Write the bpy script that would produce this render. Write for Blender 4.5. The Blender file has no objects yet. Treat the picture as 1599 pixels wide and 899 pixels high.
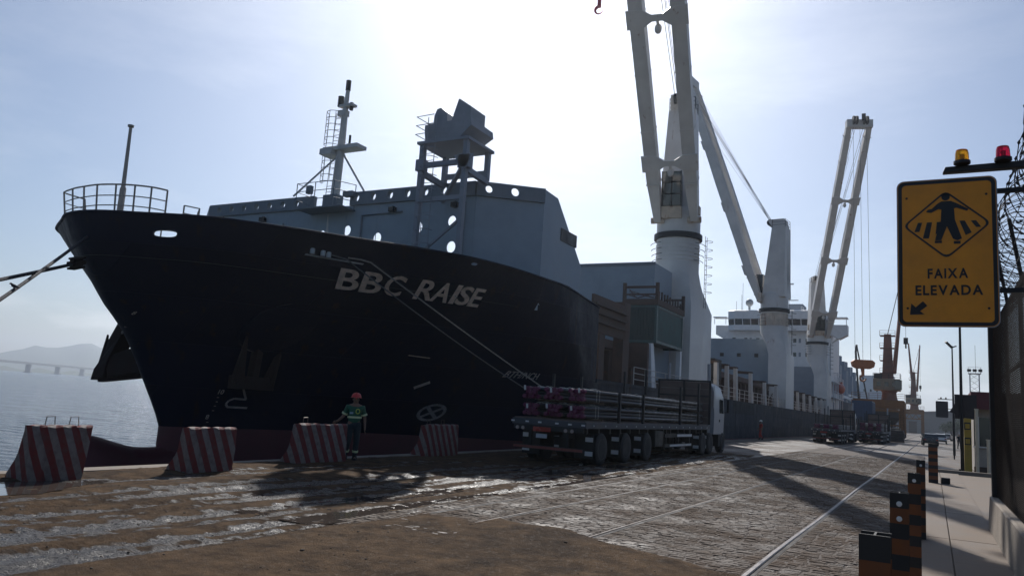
import bpy, bmesh, math, random
import numpy as np
from mathutils import Vector, Matrix
R = math.radians
random.seed(7); np.random.seed(7)
scene = bpy.context.scene
col = scene.collection

# ------------------------------------------------------------------ camera
ROLL, PITCH, YAW, CAM_H = 0.06648, 0.14832, R(28.95), 1.8
_fh = Vector((-math.sin(YAW), math.cos(YAW), 0)); _rh = Vector((math.cos(YAW), math.sin(YAW), 0)); _up = Vector((0, 0, 1))
_fwd = _fh*math.cos(PITCH)+_up*math.sin(PITCH); _upc = -_fh*math.sin(PITCH)+_up*math.cos(PITCH)
_x = _rh*math.cos(ROLL)+_upc*math.sin(ROLL); _y = -_rh*math.sin(ROLL)+_upc*math.cos(ROLL)
cam_data = bpy.data.cameras.new('camera'); cam = bpy.data.objects.new('camera', cam_data); col.objects.link(cam)
m = Matrix((_x, _y, -_fwd)).transposed().to_4x4(); m.translation = (0, 0, CAM_H); cam.matrix_world = m
cam_data.sensor_width = 36; cam_data.lens = 27.02; cam_data.clip_start = 0.05; cam_data.clip_end = 60000
scene.camera = cam

# ------------------------------------------------------------------ sky and sun
SUN = Vector((-0.3749, 0.7052, 0.6018)).normalized()
world = bpy.data.worlds.new('World'); scene.world = world; world.use_nodes = True
wn, wl = world.node_tree.nodes, world.node_tree.links
wn.clear()
w_out = wn.new('ShaderNodeOutputWorld'); w_bg = wn.new('ShaderNodeBackground'); w_sky = wn.new('ShaderNodeTexSky')
w_sky.sky_type = 'NISHITA'; w_sky.sun_disc = False
w_sky.sun_elevation = math.asin(SUN.z); w_sky.sun_rotation = math.atan2(SUN.x, SUN.y)
w_sky.altitude = 0; w_sky.air_density = 1.0; w_sky.dust_density = 1.15; w_sky.ozone_density = 5.0
w_bg.inputs['Strength'].default_value = 0.08
# thin streaks and low cumulus, the same all round the sky
tc = wn.new('ShaderNodeTexCoord'); sep = wn.new('ShaderNodeSeparateXYZ'); wl.new(tc.outputs['Generated'], sep.inputs[0])
mp = wn.new('ShaderNodeMapping'); mp.inputs['Scale'].default_value = (7, 7, 26); wl.new(tc.outputs['Generated'], mp.inputs[0])
nz = wn.new('ShaderNodeTexNoise'); nz.inputs['Scale'].default_value = 1.0; nz.inputs['Detail'].default_value = 7; wl.new(mp.outputs[0], nz.inputs['Vector'])
cr = wn.new('ShaderNodeMapRange'); cr.inputs[1].default_value = .47; cr.inputs[2].default_value = .62; wl.new(nz.outputs[0], cr.inputs[0])
lo = wn.new('ShaderNodeMapRange'); lo.inputs[1].default_value = .10; lo.inputs[2].default_value = .045; wl.new(sep.outputs['Z'], lo.inputs[0])
mu = wn.new('ShaderNodeMath'); mu.operation = 'MULTIPLY'; wl.new(cr.outputs[0], mu.inputs[0]); wl.new(lo.outputs[0], mu.inputs[1])
mp2 = wn.new('ShaderNodeMapping'); mp2.inputs['Scale'].default_value = (1.6, 2.2, 7); mp2.inputs['Rotation'].default_value = (.2, .1, .5); wl.new(tc.outputs['Generated'], mp2.inputs[0])
nz2 = wn.new('ShaderNodeTexNoise'); nz2.inputs['Scale'].default_value = 1.3; nz2.inputs['Detail'].default_value = 8; nz2.inputs['Roughness'].default_value = .6; wl.new(mp2.outputs[0], nz2.inputs['Vector'])
cr2 = wn.new('ShaderNodeMapRange'); cr2.inputs[1].default_value = .5; cr2.inputs[2].default_value = .85; cr2.inputs[4].default_value = .4; wl.new(nz2.outputs[0], cr2.inputs[0])
mx = wn.new('ShaderNodeMath'); mx.operation = 'MAXIMUM'; wl.new(mu.outputs[0], mx.inputs[0]); wl.new(cr2.outputs[0], mx.inputs[1])
hsv = wn.new('ShaderNodeHueSaturation'); hsv.inputs['Saturation'].default_value = .35; hsv.inputs['Value'].default_value = 1.45; wl.new(w_sky.outputs[0], hsv.inputs['Color'])
cm = wn.new('ShaderNodeMix'); cm.data_type = 'RGBA'; wl.new(mx.outputs[0], cm.inputs[0]); wl.new(w_sky.outputs[0], cm.inputs[6]); wl.new(hsv.outputs[0], cm.inputs[7])
wl.new(cm.outputs[2], w_bg.inputs['Color']); wl.new(w_bg.outputs[0], w_out.inputs[0])
sun_data = bpy.data.lights.new('sun', 'SUN'); sun_data.energy = 5.0; sun_data.angle = R(0.53); sun_data.color = (1, .96, .91)
sun = bpy.data.objects.new('sun', sun_data); col.objects.link(sun); sun.rotation_euler = SUN.to_track_quat('Z', 'Y').to_euler()
scene.view_settings.view_transform = 'Standard'; scene.view_settings.look = 'None'
scene.view_settings.exposure = 0.0; scene.view_settings.gamma = 1.0
scene.render.engine = 'CYCLES'
scene.cycles.use_denoising = True
scene.cycles.max_bounces = 8; scene.cycles.volume_bounces = 0
scene.cycles.sample_clamp_indirect = 6

# ------------------------------------------------------------------ materials
MATS = {}
def M(name, c, rough=.5, metal=0., var=.18, vs=1.5, bump=0., bs=25., rust=None, ra=0., rs=.6, streak=False, spec=.5, emit=None, es=0., alpha=1., trans=0., rvar=.15):
    """paint, metal, stone: base colour varied by noise, optional rust in streaks, fine relief"""
    if name in MATS: return MATS[name]
    mt = bpy.data.materials.new(name); mt.use_nodes = True
    n, l = mt.node_tree.nodes, mt.node_tree.links
    b = n['Principled BSDF']
    b.inputs['Roughness'].default_value = rough; b.inputs['Metallic'].default_value = metal
    b.inputs['Specular IOR Level'].default_value = spec
    if trans: b.inputs['Transmission Weight'].default_value = trans
    t = n.new('ShaderNodeTexCoord')
    a = n.new('ShaderNodeTexNoise'); a.inputs['Scale'].default_value = vs; a.inputs['Detail'].default_value = 8; a.inputs['Roughness'].default_value = .62
    l.new(t.outputs['Object'], a.inputs['Vector'])
    mr = n.new('ShaderNodeMapRange'); mr.inputs[1].default_value = .3; mr.inputs[2].default_value = .7
    mr.inputs[3].default_value = 1-var; mr.inputs[4].default_value = 1+var; l.new(a.outputs[0], mr.inputs[0])
    v = n.new('ShaderNodeMix'); v.data_type = 'RGBA'; v.blend_type = 'MULTIPLY'; v.inputs[0].default_value = 1
    v.inputs[6].default_value = (*c, 1); l.new(mr.outputs[0], v.inputs[7])
    out = v.outputs[2]
    if rust:
        mp = n.new('ShaderNodeMapping'); mp.inputs['Scale'].default_value = (rs*2.5, rs*2.5, rs*(.22 if streak else 2.5)); l.new(t.outputs['Object'], mp.inputs[0])
        k = n.new('ShaderNodeTexNoise'); k.inputs['Scale'].default_value = 1.; k.inputs['Detail'].default_value = 9; k.inputs['Roughness'].default_value = .7; l.new(mp.outputs[0], k.inputs['Vector'])
        q = n.new('ShaderNodeMapRange'); q.inputs[1].default_value = .72-ra*.4; q.inputs[2].default_value = .80-ra*.3; l.new(k.outputs[0], q.inputs[0])
        w = n.new('ShaderNodeMix'); w.data_type = 'RGBA'; l.new(q.outputs[0], w.inputs[0]); l.new(out, w.inputs[6]); w.inputs[7].default_value = (*rust, 1)
        out = w.outputs[2]
    l.new(out, b.inputs['Base Color'])
    if rvar:
        rr = n.new('ShaderNodeMapRange'); rr.inputs[1].default_value = .3; rr.inputs[2].default_value = .7; rr.inputs[3].default_value = max(.02, rough-rvar); rr.inputs[4].default_value = min(1, rough+rvar)
        l.new(a.outputs[0], rr.inputs[0]); l.new(rr.outputs[0], b.inputs['Roughness'])
    if bump:
        e = n.new('ShaderNodeTexNoise'); e.inputs['Scale'].default_value = bs; e.inputs['Detail'].default_value = 6; l.new(t.outputs['Object'], e.inputs['Vector'])
        bp = n.new('ShaderNodeBump'); bp.inputs['Strength'].default_value = 1; bp.inputs['Distance'].default_value = bump; l.new(e.outputs[0], bp.inputs['Height']); l.new(bp.outputs[0], b.inputs['Normal'])
    if emit:
        b.inputs['Emission Color'].default_value = (*emit, 1); b.inputs['Emission Strength'].default_value = es
    MATS[name] = mt
    return mt
RUST = (.16, .06, .025)
def hull_mat(name, c, wear, rough, pl=(5.5, 1.6)):
    """ship side: welded plates of slightly different sheen, dents, scuffs and thin rust runs"""
    mt = bpy.data.materials.new(name); mt.use_nodes = True; n, l = mt.node_tree.nodes, mt.node_tree.links; b = n['Principled BSDF']; b.inputs['Specular IOR Level'].default_value = .1
    g = n.new('ShaderNodeNewGeometry'); s = n.new('ShaderNodeSeparateXYZ'); l.new(g.outputs['Position'], s.inputs[0]); cb = n.new('ShaderNodeCombineXYZ'); l.new(s.outputs['Y'], cb.inputs[0]); l.new(s.outputs['Z'], cb.inputs[1])
    br = n.new('ShaderNodeTexBrick'); br.inputs['Scale'].default_value = 1; br.inputs['Brick Width'].default_value = pl[0]; br.inputs['Row Height'].default_value = pl[1]; br.inputs['Mortar Size'].default_value = .018; br.inputs['Mortar Smooth'].default_value = .6
    br.inputs['Color1'].default_value = (.7, .7, .7, 1); br.inputs['Color2'].default_value = (1.35, 1.35, 1.35, 1); br.inputs['Mortar'].default_value = (1.1, 1.1, 1.1, 1); l.new(cb.outputs[0], br.inputs['Vector'])
    a = n.new('ShaderNodeTexNoise'); a.inputs['Scale'].default_value = .9; a.inputs['Detail'].default_value = 9; a.inputs['Roughness'].default_value = .7; l.new(g.outputs['Position'], a.inputs['Vector'])
    mp = n.new('ShaderNodeMapping'); mp.inputs['Scale'].default_value = (2.2, 2.2, .16); l.new(g.outputs['Position'], mp.inputs[0]); st = n.new('ShaderNodeTexNoise'); st.inputs['Scale'].default_value = 1.3; st.inputs['Detail'].default_value = 8; l.new(mp.outputs[0], st.inputs['Vector'])
    m1 = n.new('ShaderNodeMix'); m1.data_type = 'RGBA'; m1.blend_type = 'MULTIPLY'; m1.inputs[0].default_value = 1; m1.inputs[6].default_value = (*c, 1); l.new(br.outputs['Color'], m1.inputs[7])
    r1 = n.new('ShaderNodeMapRange'); r1.inputs[1].default_value = .56; r1.inputs[2].default_value = .74; r1.inputs[4].default_value = .55; l.new(a.outputs[0], r1.inputs[0])
    m2 = n.new('ShaderNodeMix'); m2.data_type = 'RGBA'; l.new(r1.outputs[0], m2.inputs[0]); l.new(m1.outputs[2], m2.inputs[6]); m2.inputs[7].default_value = (*wear, 1)
    r2 = n.new('ShaderNodeMapRange'); r2.inputs[1].default_value = .60; r2.inputs[2].default_value = .72; r2.inputs[4].default_value = .75; l.new(st.outputs[0], r2.inputs[0])
    m3 = n.new('ShaderNodeMix'); m3.data_type = 'RGBA'; l.new(r2.outputs[0], m3.inputs[0]); l.new(m2.outputs[2], m3.inputs[6]); m3.inputs[7].default_value = (.018, .011, .010, 1); l.new(m3.outputs[2], b.inputs['Base Color'])
    rr = n.new('ShaderNodeMapRange'); rr.inputs[1].default_value = .3; rr.inputs[2].default_value = .7; rr.inputs[3].default_value = rough-.12; rr.inputs[4].default_value = rough+.18; l.new(a.outputs[0], rr.inputs[0]); l.new(rr.outputs[0], b.inputs['Roughness'])
    bp = n.new('ShaderNodeBump'); bp.inputs['Distance'].default_value = .012; bp.invert = False; l.new(br.outputs['Fac'], bp.inputs['Height'])
    dn = n.new('ShaderNodeTexNoise'); dn.inputs['Scale'].default_value = .75; dn.inputs['Detail'].default_value = 3; l.new(g.outputs['Position'], dn.inputs['Vector']); b2 = n.new('ShaderNodeBump'); b2.inputs['Distance'].default_value = .09; l.new(dn.outputs[0], b2.inputs['Height']); l.new(bp.outputs[0], b2.inputs['Normal']); l.new(b2.outputs[0], b.inputs['Normal'])
    MATS[name] = mt; return mt
navy = hull_mat('navy_hull_paint', (.0028, .0055, .0175), (.005, .008, .018), .5)
mid_paint = hull_mat('weathered_sky_sheen_paint', (.022, .029, .042), (.055, .065, .08), .6, (9., 1.1))  # midship paint: fading plus reflected sky, both put into the greyer tone
boot = M('red_boot_paint', (.085, .018, .022), .6, var=.3, vs=.8, bump=.01, bs=2)
grey = M('grey_deck_paint', (.23, .29, .345), .55, var=.14, vs=.5, bump=.006, bs=1.2, rust=(.12, .09, .07), ra=.1, streak=True)
grey2 = M('grey_flange_paint', (.13, .165, .20), .55, var=.15)
cream = M('cream_crane_paint', (.62, .59, .55), .5, var=.12, vs=.5, bump=.004, bs=2, rust=(.26, .12, .06), ra=.27, streak=True, rs=.9)
creamr = M('rusted_crane_paint', (.55, .47, .38), .65, var=.25, vs=1, rust=(.28, .11, .04), ra=.5, streak=True, rs=.7)
white = M('white_ship_paint', (.7, .71, .72), .5, var=.08, rust=(.35, .22, .13), ra=.05, streak=True)
rusty = M('rusty_plate', (.085, .052, .04), .8, var=.4, vs=1.2, rust=(.11, .05, .03), ra=.4, rs=.5, bump=.01, bs=6)
brown = M('brown_oxide_steel', (.07, .045, .035), .8, var=.35, rust=(.12, .06, .035), ra=.35)
black = M('black_rubber', (.009, .009, .010), .75, var=.2)
dark = M('dark_steel', (.014, .015, .017), .55, metal=.3, var=.3)
steel = M('galvanised_steel', (.42, .43, .45), .45, metal=.7, var=.2)
wire = M('steel_wire_rope', (.16, .16, .17), .5, metal=.4, var=.2)
glass = M('dark_window_glass', (.02, .03, .035), .08, var=.1, rvar=.03, spec=.8)
rope_m = M('mooring_rope', (.30, .29, .27), .9, var=.3, vs=12, bump=.01, bs=90)
rope_d = M('dark_mooring_rope', (.02, .022, .03), .9, var=.3, vs=12, bump=.01, bs=90)
conc = M('worn_concrete', (.21, .175, .14), .9, var=.25, vs=1.2, bump=.012, bs=14, rust=(.17, .14, .11), ra=.35)
mark = M('faded_white_marking', (.72, .58, .47), .7, var=.3, vs=4)
mark2 = M('dull_hull_marking', (.24, .22, .21), .7, var=.4, vs=4)
yellow = M('sign_yellow', (.80, .30, .007), .45, var=.12, vs=5, rvar=.05)
sblack = M('sign_black', (.012, .012, .014), .5, var=.2)
sedge = M('sign_aluminium_edge', (.3, .3, .31), .45, metal=.6)
porange = M('post_orange', (.17, .05, .009), .6, var=.25, vs=6, rust=(.12, .06, .03), ra=.15, rs=3)
pblack = M('post_black', (.02, .019, .018), .65, var=.3, vs=6)
reflm = M('round_reflector', (.75, .75, .72), .3, var=.1)
orange = M('orange_crane_paint', (.22, .08, .05), .6, var=.25, rust=(.15, .07, .05), ra=.25, streak=True)
gantry = M('orange_gantry_paint', (.25, .10, .022), .6, var=.25, rust=(.13, .06, .04), ra=.25)
buff = M('buff_machinery_paint', (.26, .20, .13), .6, var=.2, rust=(.2, .1, .06), ra=.2)
fog = M('fog_grey_paint', (.20, .24, .29), .6, var=.12)

# ------------------------------------------------------------------ mesh helpers
WORLD = {}
class MB:
    def __init__(s): s.v, s.f, s.mi = [], [], []
    def add(s, vs, fs, mi=0):
        o = len(s.v); s.v += [tuple(p) for p in vs]; s.f += [[i+o for i in f] for f in fs]; s.mi += [mi]*len(fs); return s
    def box(s, c, d, rz=0., mi=0, taper=1.):
        x, y, z = d[0]/2, d[1]/2, d[2]/2; ca, sa = math.cos(rz), math.sin(rz); vs = []
        for k, t in ((-1, 1), (1, taper)):
            for i, j in ((-1, -1), (1, -1), (1, 1), (-1, 1)):
                px, py = i*x*t, j*y*t; vs.append((c[0]+px*ca-py*sa, c[1]+px*sa+py*ca, c[2]+k*z))
        return s.add(vs, [(3, 2, 1, 0), (4, 5, 6, 7), (0, 1, 5, 4), (1, 2, 6, 5), (2, 3, 7, 6), (3, 0, 4, 7)], mi)
    def bb(s, x0, x1, y0, y1, z0, z1, mi=0): return s.box(((x0+x1)/2, (y0+y1)/2, (z0+z1)/2), (x1-x0, y1-y0, z1-z0), mi=mi)
    def bar(s, p0, p1, w, h, w1=None, h1=None, side=None, mi=0):
        p0, p1 = Vector(p0), Vector(p1); d = (p1-p0).normalized()
        if side is None:
            side = d.cross(Vector((0, 0, 1)))
            if side.length < 1e-3: side = Vector((1, 0, 0))
        side = (Vector(side)-d*Vector(side).dot(d)).normalized(); up = side.cross(d)
        w1 = w if w1 is None else w1; h1 = h if h1 is None else h1; vs = []
        for p, a, b in ((p0, w/2, h/2), (p1, w1/2, h1/2)):
            for i, j in ((-1, -1), (1, -1), (1, 1), (-1, 1)): vs.append(p+side*i*a+up*j*b)
        return s.add(vs, [(3, 2, 1, 0), (4, 5, 6, 7), (0, 1, 5, 4), (1, 2, 6, 5), (2, 3, 7, 6), (3, 0, 4, 7)], mi)
    def tube(s, pts, r, n=6, closed=False, cap=True, mi=0):
        P = [Vector(p) for p in pts]; k = len(P); rs = r if isinstance(r, (list, tuple)) else [r]*k
        t0 = (P[1]-P[0]).normalized(); a = t0.orthogonal().normalized(); vs = []; prev = t0
        for i in range(k):
            t = (P[(i+1) % k]-P[i-1]) if (closed or 0 < i < k-1) else (P[1]-P[0] if i == 0 else P[-1]-P[-2])
            t = t.normalized() if t.length > 1e-9 else prev
            q = prev.rotation_difference(t); a = q @ a; prev = t; b = t.cross(a)
            for j in range(n):
                th = 2*math.pi*j/n; vs.append(P[i]+(a*math.cos(th)+b*math.sin(th))*rs[i])
        fs = []
        for i in range(k if closed else k-1):
            for j in range(n):
                i2 = (i+1) % k; fs.append((i*n+j, i*n+(j+1) % n, i2*n+(j+1) % n, i2*n+j))
        if cap and not closed: fs += [tuple(range(n))[::-1], tuple((k-1)*n+j for j in range(n))]
        return s.add(vs, fs, mi)
    def cyl(s, p0, p1, r0, r1=None, n=14, mi=0): return s.tube([p0, p1], [r0, r0 if r1 is None else r1], n, mi=mi)
    def lathe(s, c, prof, n=16, ax='z', mi=0):
        vs = []
        for r, h in prof:
            for j in range(n):
                a = 2*math.pi*j/n; u, w = r*math.cos(a), r*math.sin(a)
                vs.append((c[0]+u, c[1]+w, c[2]+h) if ax == 'z' else ((c[0]+h, c[1]+u, c[2]+w) if ax == 'x' else (c[0]+u, c[1]+h, c[2]+w)))
        k = len(prof); fs = [(i*n+j, i*n+(j+1) % n, (i+1)*n+(j+1) % n, (i+1)*n+j) for i in range(k-1) for j in range(n)]
        fs += [tuple(range(n))[::-1], tuple((k-1)*n+j for j in range(n))]
        return s.add(vs, fs, mi)
    def ball(s, c, r, n=10, sc=(1, 1, 1), mi=0):
        prof = [(max(.001, math.sin(math.pi*i/n)), -math.cos(math.pi*i/n)) for i in range(n+1)]; o = len(s.v)
        s.lathe((0, 0, 0), prof, n+2, mi=mi)
        for i in range(o, len(s.v)):
            x, y, z = s.v[i]; s.v[i] = (c[0]+x*r*sc[0], c[1]+y*r*sc[1], c[2]+z*r*sc[2])
        return s
    def prism(s, poly, o, u, v, depth, mi=0):
        """polygon in the frame (o; u, v) given depth along u x v"""
        o, u, v = Vector(o), Vector(u), Vector(v); w = u.cross(v).normalized()*depth; k = len(poly)
        vs = [o+u*a+v*b for a, b in poly]; vs += [p+w for p in vs]
        fs = [tuple(range(k))[::-1], tuple(range(k, 2*k))]+[(i, (i+1) % k, k+(i+1) % k, k+i) for i in range(k)]
        return s.add(vs, fs, mi)
    def loft(s, rings, mi=0, cap=True):
        n = len(rings[0]); vs = [p for r in rings for p in r]
        fs = [(i*n+j, i*n+(j+1) % n, (i+1)*n+(j+1) % n, (i+1)*n+j) for i in range(len(rings)-1) for j in range(n)]
        if cap: fs += [tuple(range(n))[::-1], tuple((len(rings)-1)*n+j for j in range(n))]
        return s.add(vs, fs, mi)
    def split(s):
        par = list(range(len(s.v)))
        def find(a):
            while par[a] != a: par[a] = par[par[a]]; a = par[a]
            return a
        for f in s.f:
            for q in f[1:]: par[find(q)] = find(f[0])
        gr = {}
        for f, mi in zip(s.f, s.mi): gr.setdefault(find(f[0]), []).append((f, mi))
        out = []
        for fs in gr.values():
            ids = sorted({i for f, _ in fs for i in f}); mp = {i: k for k, i in enumerate(ids)}
            g = MB(); g.v = [s.v[i] for i in ids]; g.f = [[mp[i] for i in f] for f, _ in fs]; g.mi = [mi for _, mi in fs]; out.append(g)
        return out
    def pieces(s, name, mats, parent=None, **k):
        """every separate piece an object of its own"""
        return [g.build(name, mats, parent, **k) for g in s.split()]
    def build(s, name, mats, parent=None, smooth=False, local=False, origin=None, bevel=0.):
        me = bpy.data.meshes.new(name)
        off = Vector(origin) if origin is not None else (WORLD.get(parent.name, Vector()) if (parent and not local) else Vector())
        me.from_pydata([(p[0]-off.x, p[1]-off.y, p[2]-off.z) for p in s.v], [], s.f)
        for mt in (mats if isinstance(mats, (list, tuple)) else [mats]): me.materials.append(mt)
        me.polygons.foreach_set('material_index', s.mi)
        if smooth: me.polygons.foreach_set('use_smooth', [True]*len(me.polygons))
        bm = bmesh.new(); bm.from_mesh(me); bmesh.ops.recalc_face_normals(bm, faces=bm.faces)
        if smooth and smooth != 'all':
            for e in bm.edges:
                if len(e.link_faces) == 2 and e.calc_face_angle(0) > R(40): e.smooth = False
        bm.to_mesh(me); bm.free(); me.update()
        ob = bpy.data.objects.new(name, me); col.objects.link(ob)
        if parent:
            ob.parent = parent; WORLD[ob.name] = off if not local else Vector()
        else:
            ob.location = off; WORLD[ob.name] = off
        if bevel:
            md = ob.modifiers.new('edge', 'BEVEL'); md.width = bevel; md.segments = 2; md.limit_method = 'ANGLE'
        return ob
def tag(o, label=None, cat=None, group=None, kind=None):
    if label: o['label'] = label
    if cat: o['category'] = cat
    if group: o['group'] = group
    if kind: o['kind'] = kind
    return o
def thing(name, label, cat, loc=(0, 0, 0), group=None, rz=0.):
    o = bpy.data.objects.new(name, None); o.empty_display_size = .2; col.objects.link(o); o.location = loc; o.rotation_euler.z = rz
    WORLD[o.name] = Vector(loc); return tag(o, label, cat, group)
def struct(mb, name, mt, **k):
    return tag(mb.build(name, mt, **k), kind='structure')
def copy_tree(o, parent=None):
    c = o.copy(); col.objects.link(c); c.parent = parent
    for ch in o.children: copy_tree(ch, c)
    return c
def from_curve(cu):
    ob = bpy.data.objects.new('tmp', cu); col.objects.link(ob)
    dg = bpy.context.evaluated_depsgraph_get(); me = bpy.data.meshes.new_from_object(ob.evaluated_get(dg))
    vs = [tuple(v.co) for v in me.vertices]; fs = [tuple(p.vertices) for p in me.polygons]
    bpy.data.objects.remove(ob); bpy.data.meshes.remove(me); return vs, fs
def holed(outer, holes, thick):
    cu = bpy.data.curves.new('tmp', 'CURVE'); cu.dimensions = '2D'; cu.fill_mode = 'BOTH'; cu.extrude = thick/2
    for pl in [outer]+holes:
        sp = cu.splines.new('POLY'); sp.points.add(len(pl)-1); sp.use_cyclic_u = True
        for i, (x, y) in enumerate(pl): sp.points[i].co = (x, y, 0, 1)
    r = from_curve(cu); bpy.data.curves.remove(cu); return r
def circle(cx, cy, r, n=16, ry=None): return [(cx+r*math.cos(2*math.pi*i/n), cy+(ry or r)*math.sin(2*math.pi*i/n)) for i in range(n)]
def text(body, size, ext=.004, shear=0., offset=0.):
    cu = bpy.data.curves.new('tmp', 'FONT'); cu.body = body; cu.size = size; cu.extrude = ext; cu.shear = shear; cu.offset = offset; cu.resolution_u = 4
    r = from_curve(cu); bpy.data.curves.remove(cu); return r
def frame(o, u, v):
    o, u, v = Vector(o), Vector(u), Vector(v); n = u.cross(v).normalized()
    return lambda p: o+u*p[0]+v*p[1]+n*p[2]
def pchip(xs, ys):
    xs = np.array(xs, float); ys = np.array(ys, float); h = np.diff(xs); d = np.diff(ys)/h; s = np.zeros(len(xs)); s[0], s[-1] = d[0], d[-1]
    for i in range(1, len(xs)-1):
        s[i] = 0 if d[i-1]*d[i] <= 0 else 2*d[i-1]*d[i]/(d[i-1]+d[i])
    def f(x):
        x = min(max(x, xs[0]), xs[-1]); i = min(len(h)-1, int(np.searchsorted(xs, x, 'right'))-1); t = (x-xs[i])/h[i]
        return (2*t**3-3*t**2+1)*ys[i]+(t**3-2*t**2+t)*h[i]*s[i]+(-2*t**3+3*t**2)*ys[i+1]+(t**3-t**2)*h[i]*s[i+1]
    return f
def rails(mb, pts, h=1.0, r=.025, bars=3, step=None, posts=True):
    """guard rail along a polyline: posts and horizontal bars"""
    for k in range(bars):
        z = h*(k+1)/bars; mb.tube([(p[0], p[1], p[2]+z) for p in pts], r*.8, 5)
    if posts:
        for p in pts: mb.cyl(p, (p[0], p[1], p[2]+h), r, n=5)
def ladder(mb, p0, p1, w=.45, step=.32, side=(1, 0, 0), r=.02):
    p0, p1, sd = Vector(p0), Vector(p1), Vector(side).normalized()*w/2; L = (p1-p0).length; n = max(2, int(L/step))
    mb.cyl(p0-sd, p1-sd, r, n=5); mb.cyl(p0+sd, p1+sd, r, n=5)
    for i in range(1, n):
        q = p0.lerp(p1, i/n); mb.cyl(q-sd, q+sd, r*.8, n=4)

# ------------------------------------------------------------------ ground and water
def ground_mat():
    mt = bpy.data.materials.new('quay_surface'); mt.use_nodes = True; n, l = mt.node_tree.nodes, mt.node_tree.links; b = n['Principled BSDF']
    g = n.new('ShaderNodeNewGeometry')
    a = n.new('ShaderNodeTexNoise'); a.inputs['Scale'].default_value = .35; a.inputs['Detail'].default_value = 10; a.inputs['Roughness'].default_value = .65; l.new(g.outputs['Position'], a.inputs['Vector'])
    c = n.new('ShaderNodeValToRGB'); c.color_ramp.elements[0].position = .34; c.color_ramp.elements[0].color = (.03, .025, .022, 1); c.color_ramp.elements[1].position = .66; c.color_ramp.elements[1].color = (.125, .093, .068, 1); l.new(a.outputs[0], c.inputs[0])
    l.new(c.outputs[0], b.inputs['Base Color'])
    br = n.new('ShaderNodeTexBrick'); br.inputs['Scale'].default_value = 4.; br.inputs['Mortar Size'].default_value = .03; l.new(g.outputs['Position'], br.inputs['Vector'])
    f = n.new('ShaderNodeTexNoise'); f.inputs['Scale'].default_value = 24; f.inputs['Detail'].default_value = 5; l.new(g.outputs['Position'], f.inputs['Vector'])
    bp = n.new('ShaderNodeBump'); bp.inputs['Distance'].default_value = .03; l.new(f.outputs[0], bp.inputs['Height']); l.new(bp.outputs[0], b.inputs['Normal'])
    rr = n.new('ShaderNodeMapRange'); rr.inputs[1].default_value = .35; rr.inputs[2].default_value = .6; rr.inputs[3].default_value = .42; rr.inputs[4].default_value = .9; l.new(a.outputs[0], rr.inputs[0]); l.new(rr.outputs[0], b.inputs['Roughness'])
    return mt
QX = -14.3
g = MB(); g.bb(QX, 900, -60, 2600, -2.0, -.045); struct(g, 'quay_ground', ground_mat())
g = MB(); g.bb(QX-.15, QX+.35, -60, 420, -3.2, .03)
for i in range(12): pass
struct(g, 'quay_edge', conc)

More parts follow.
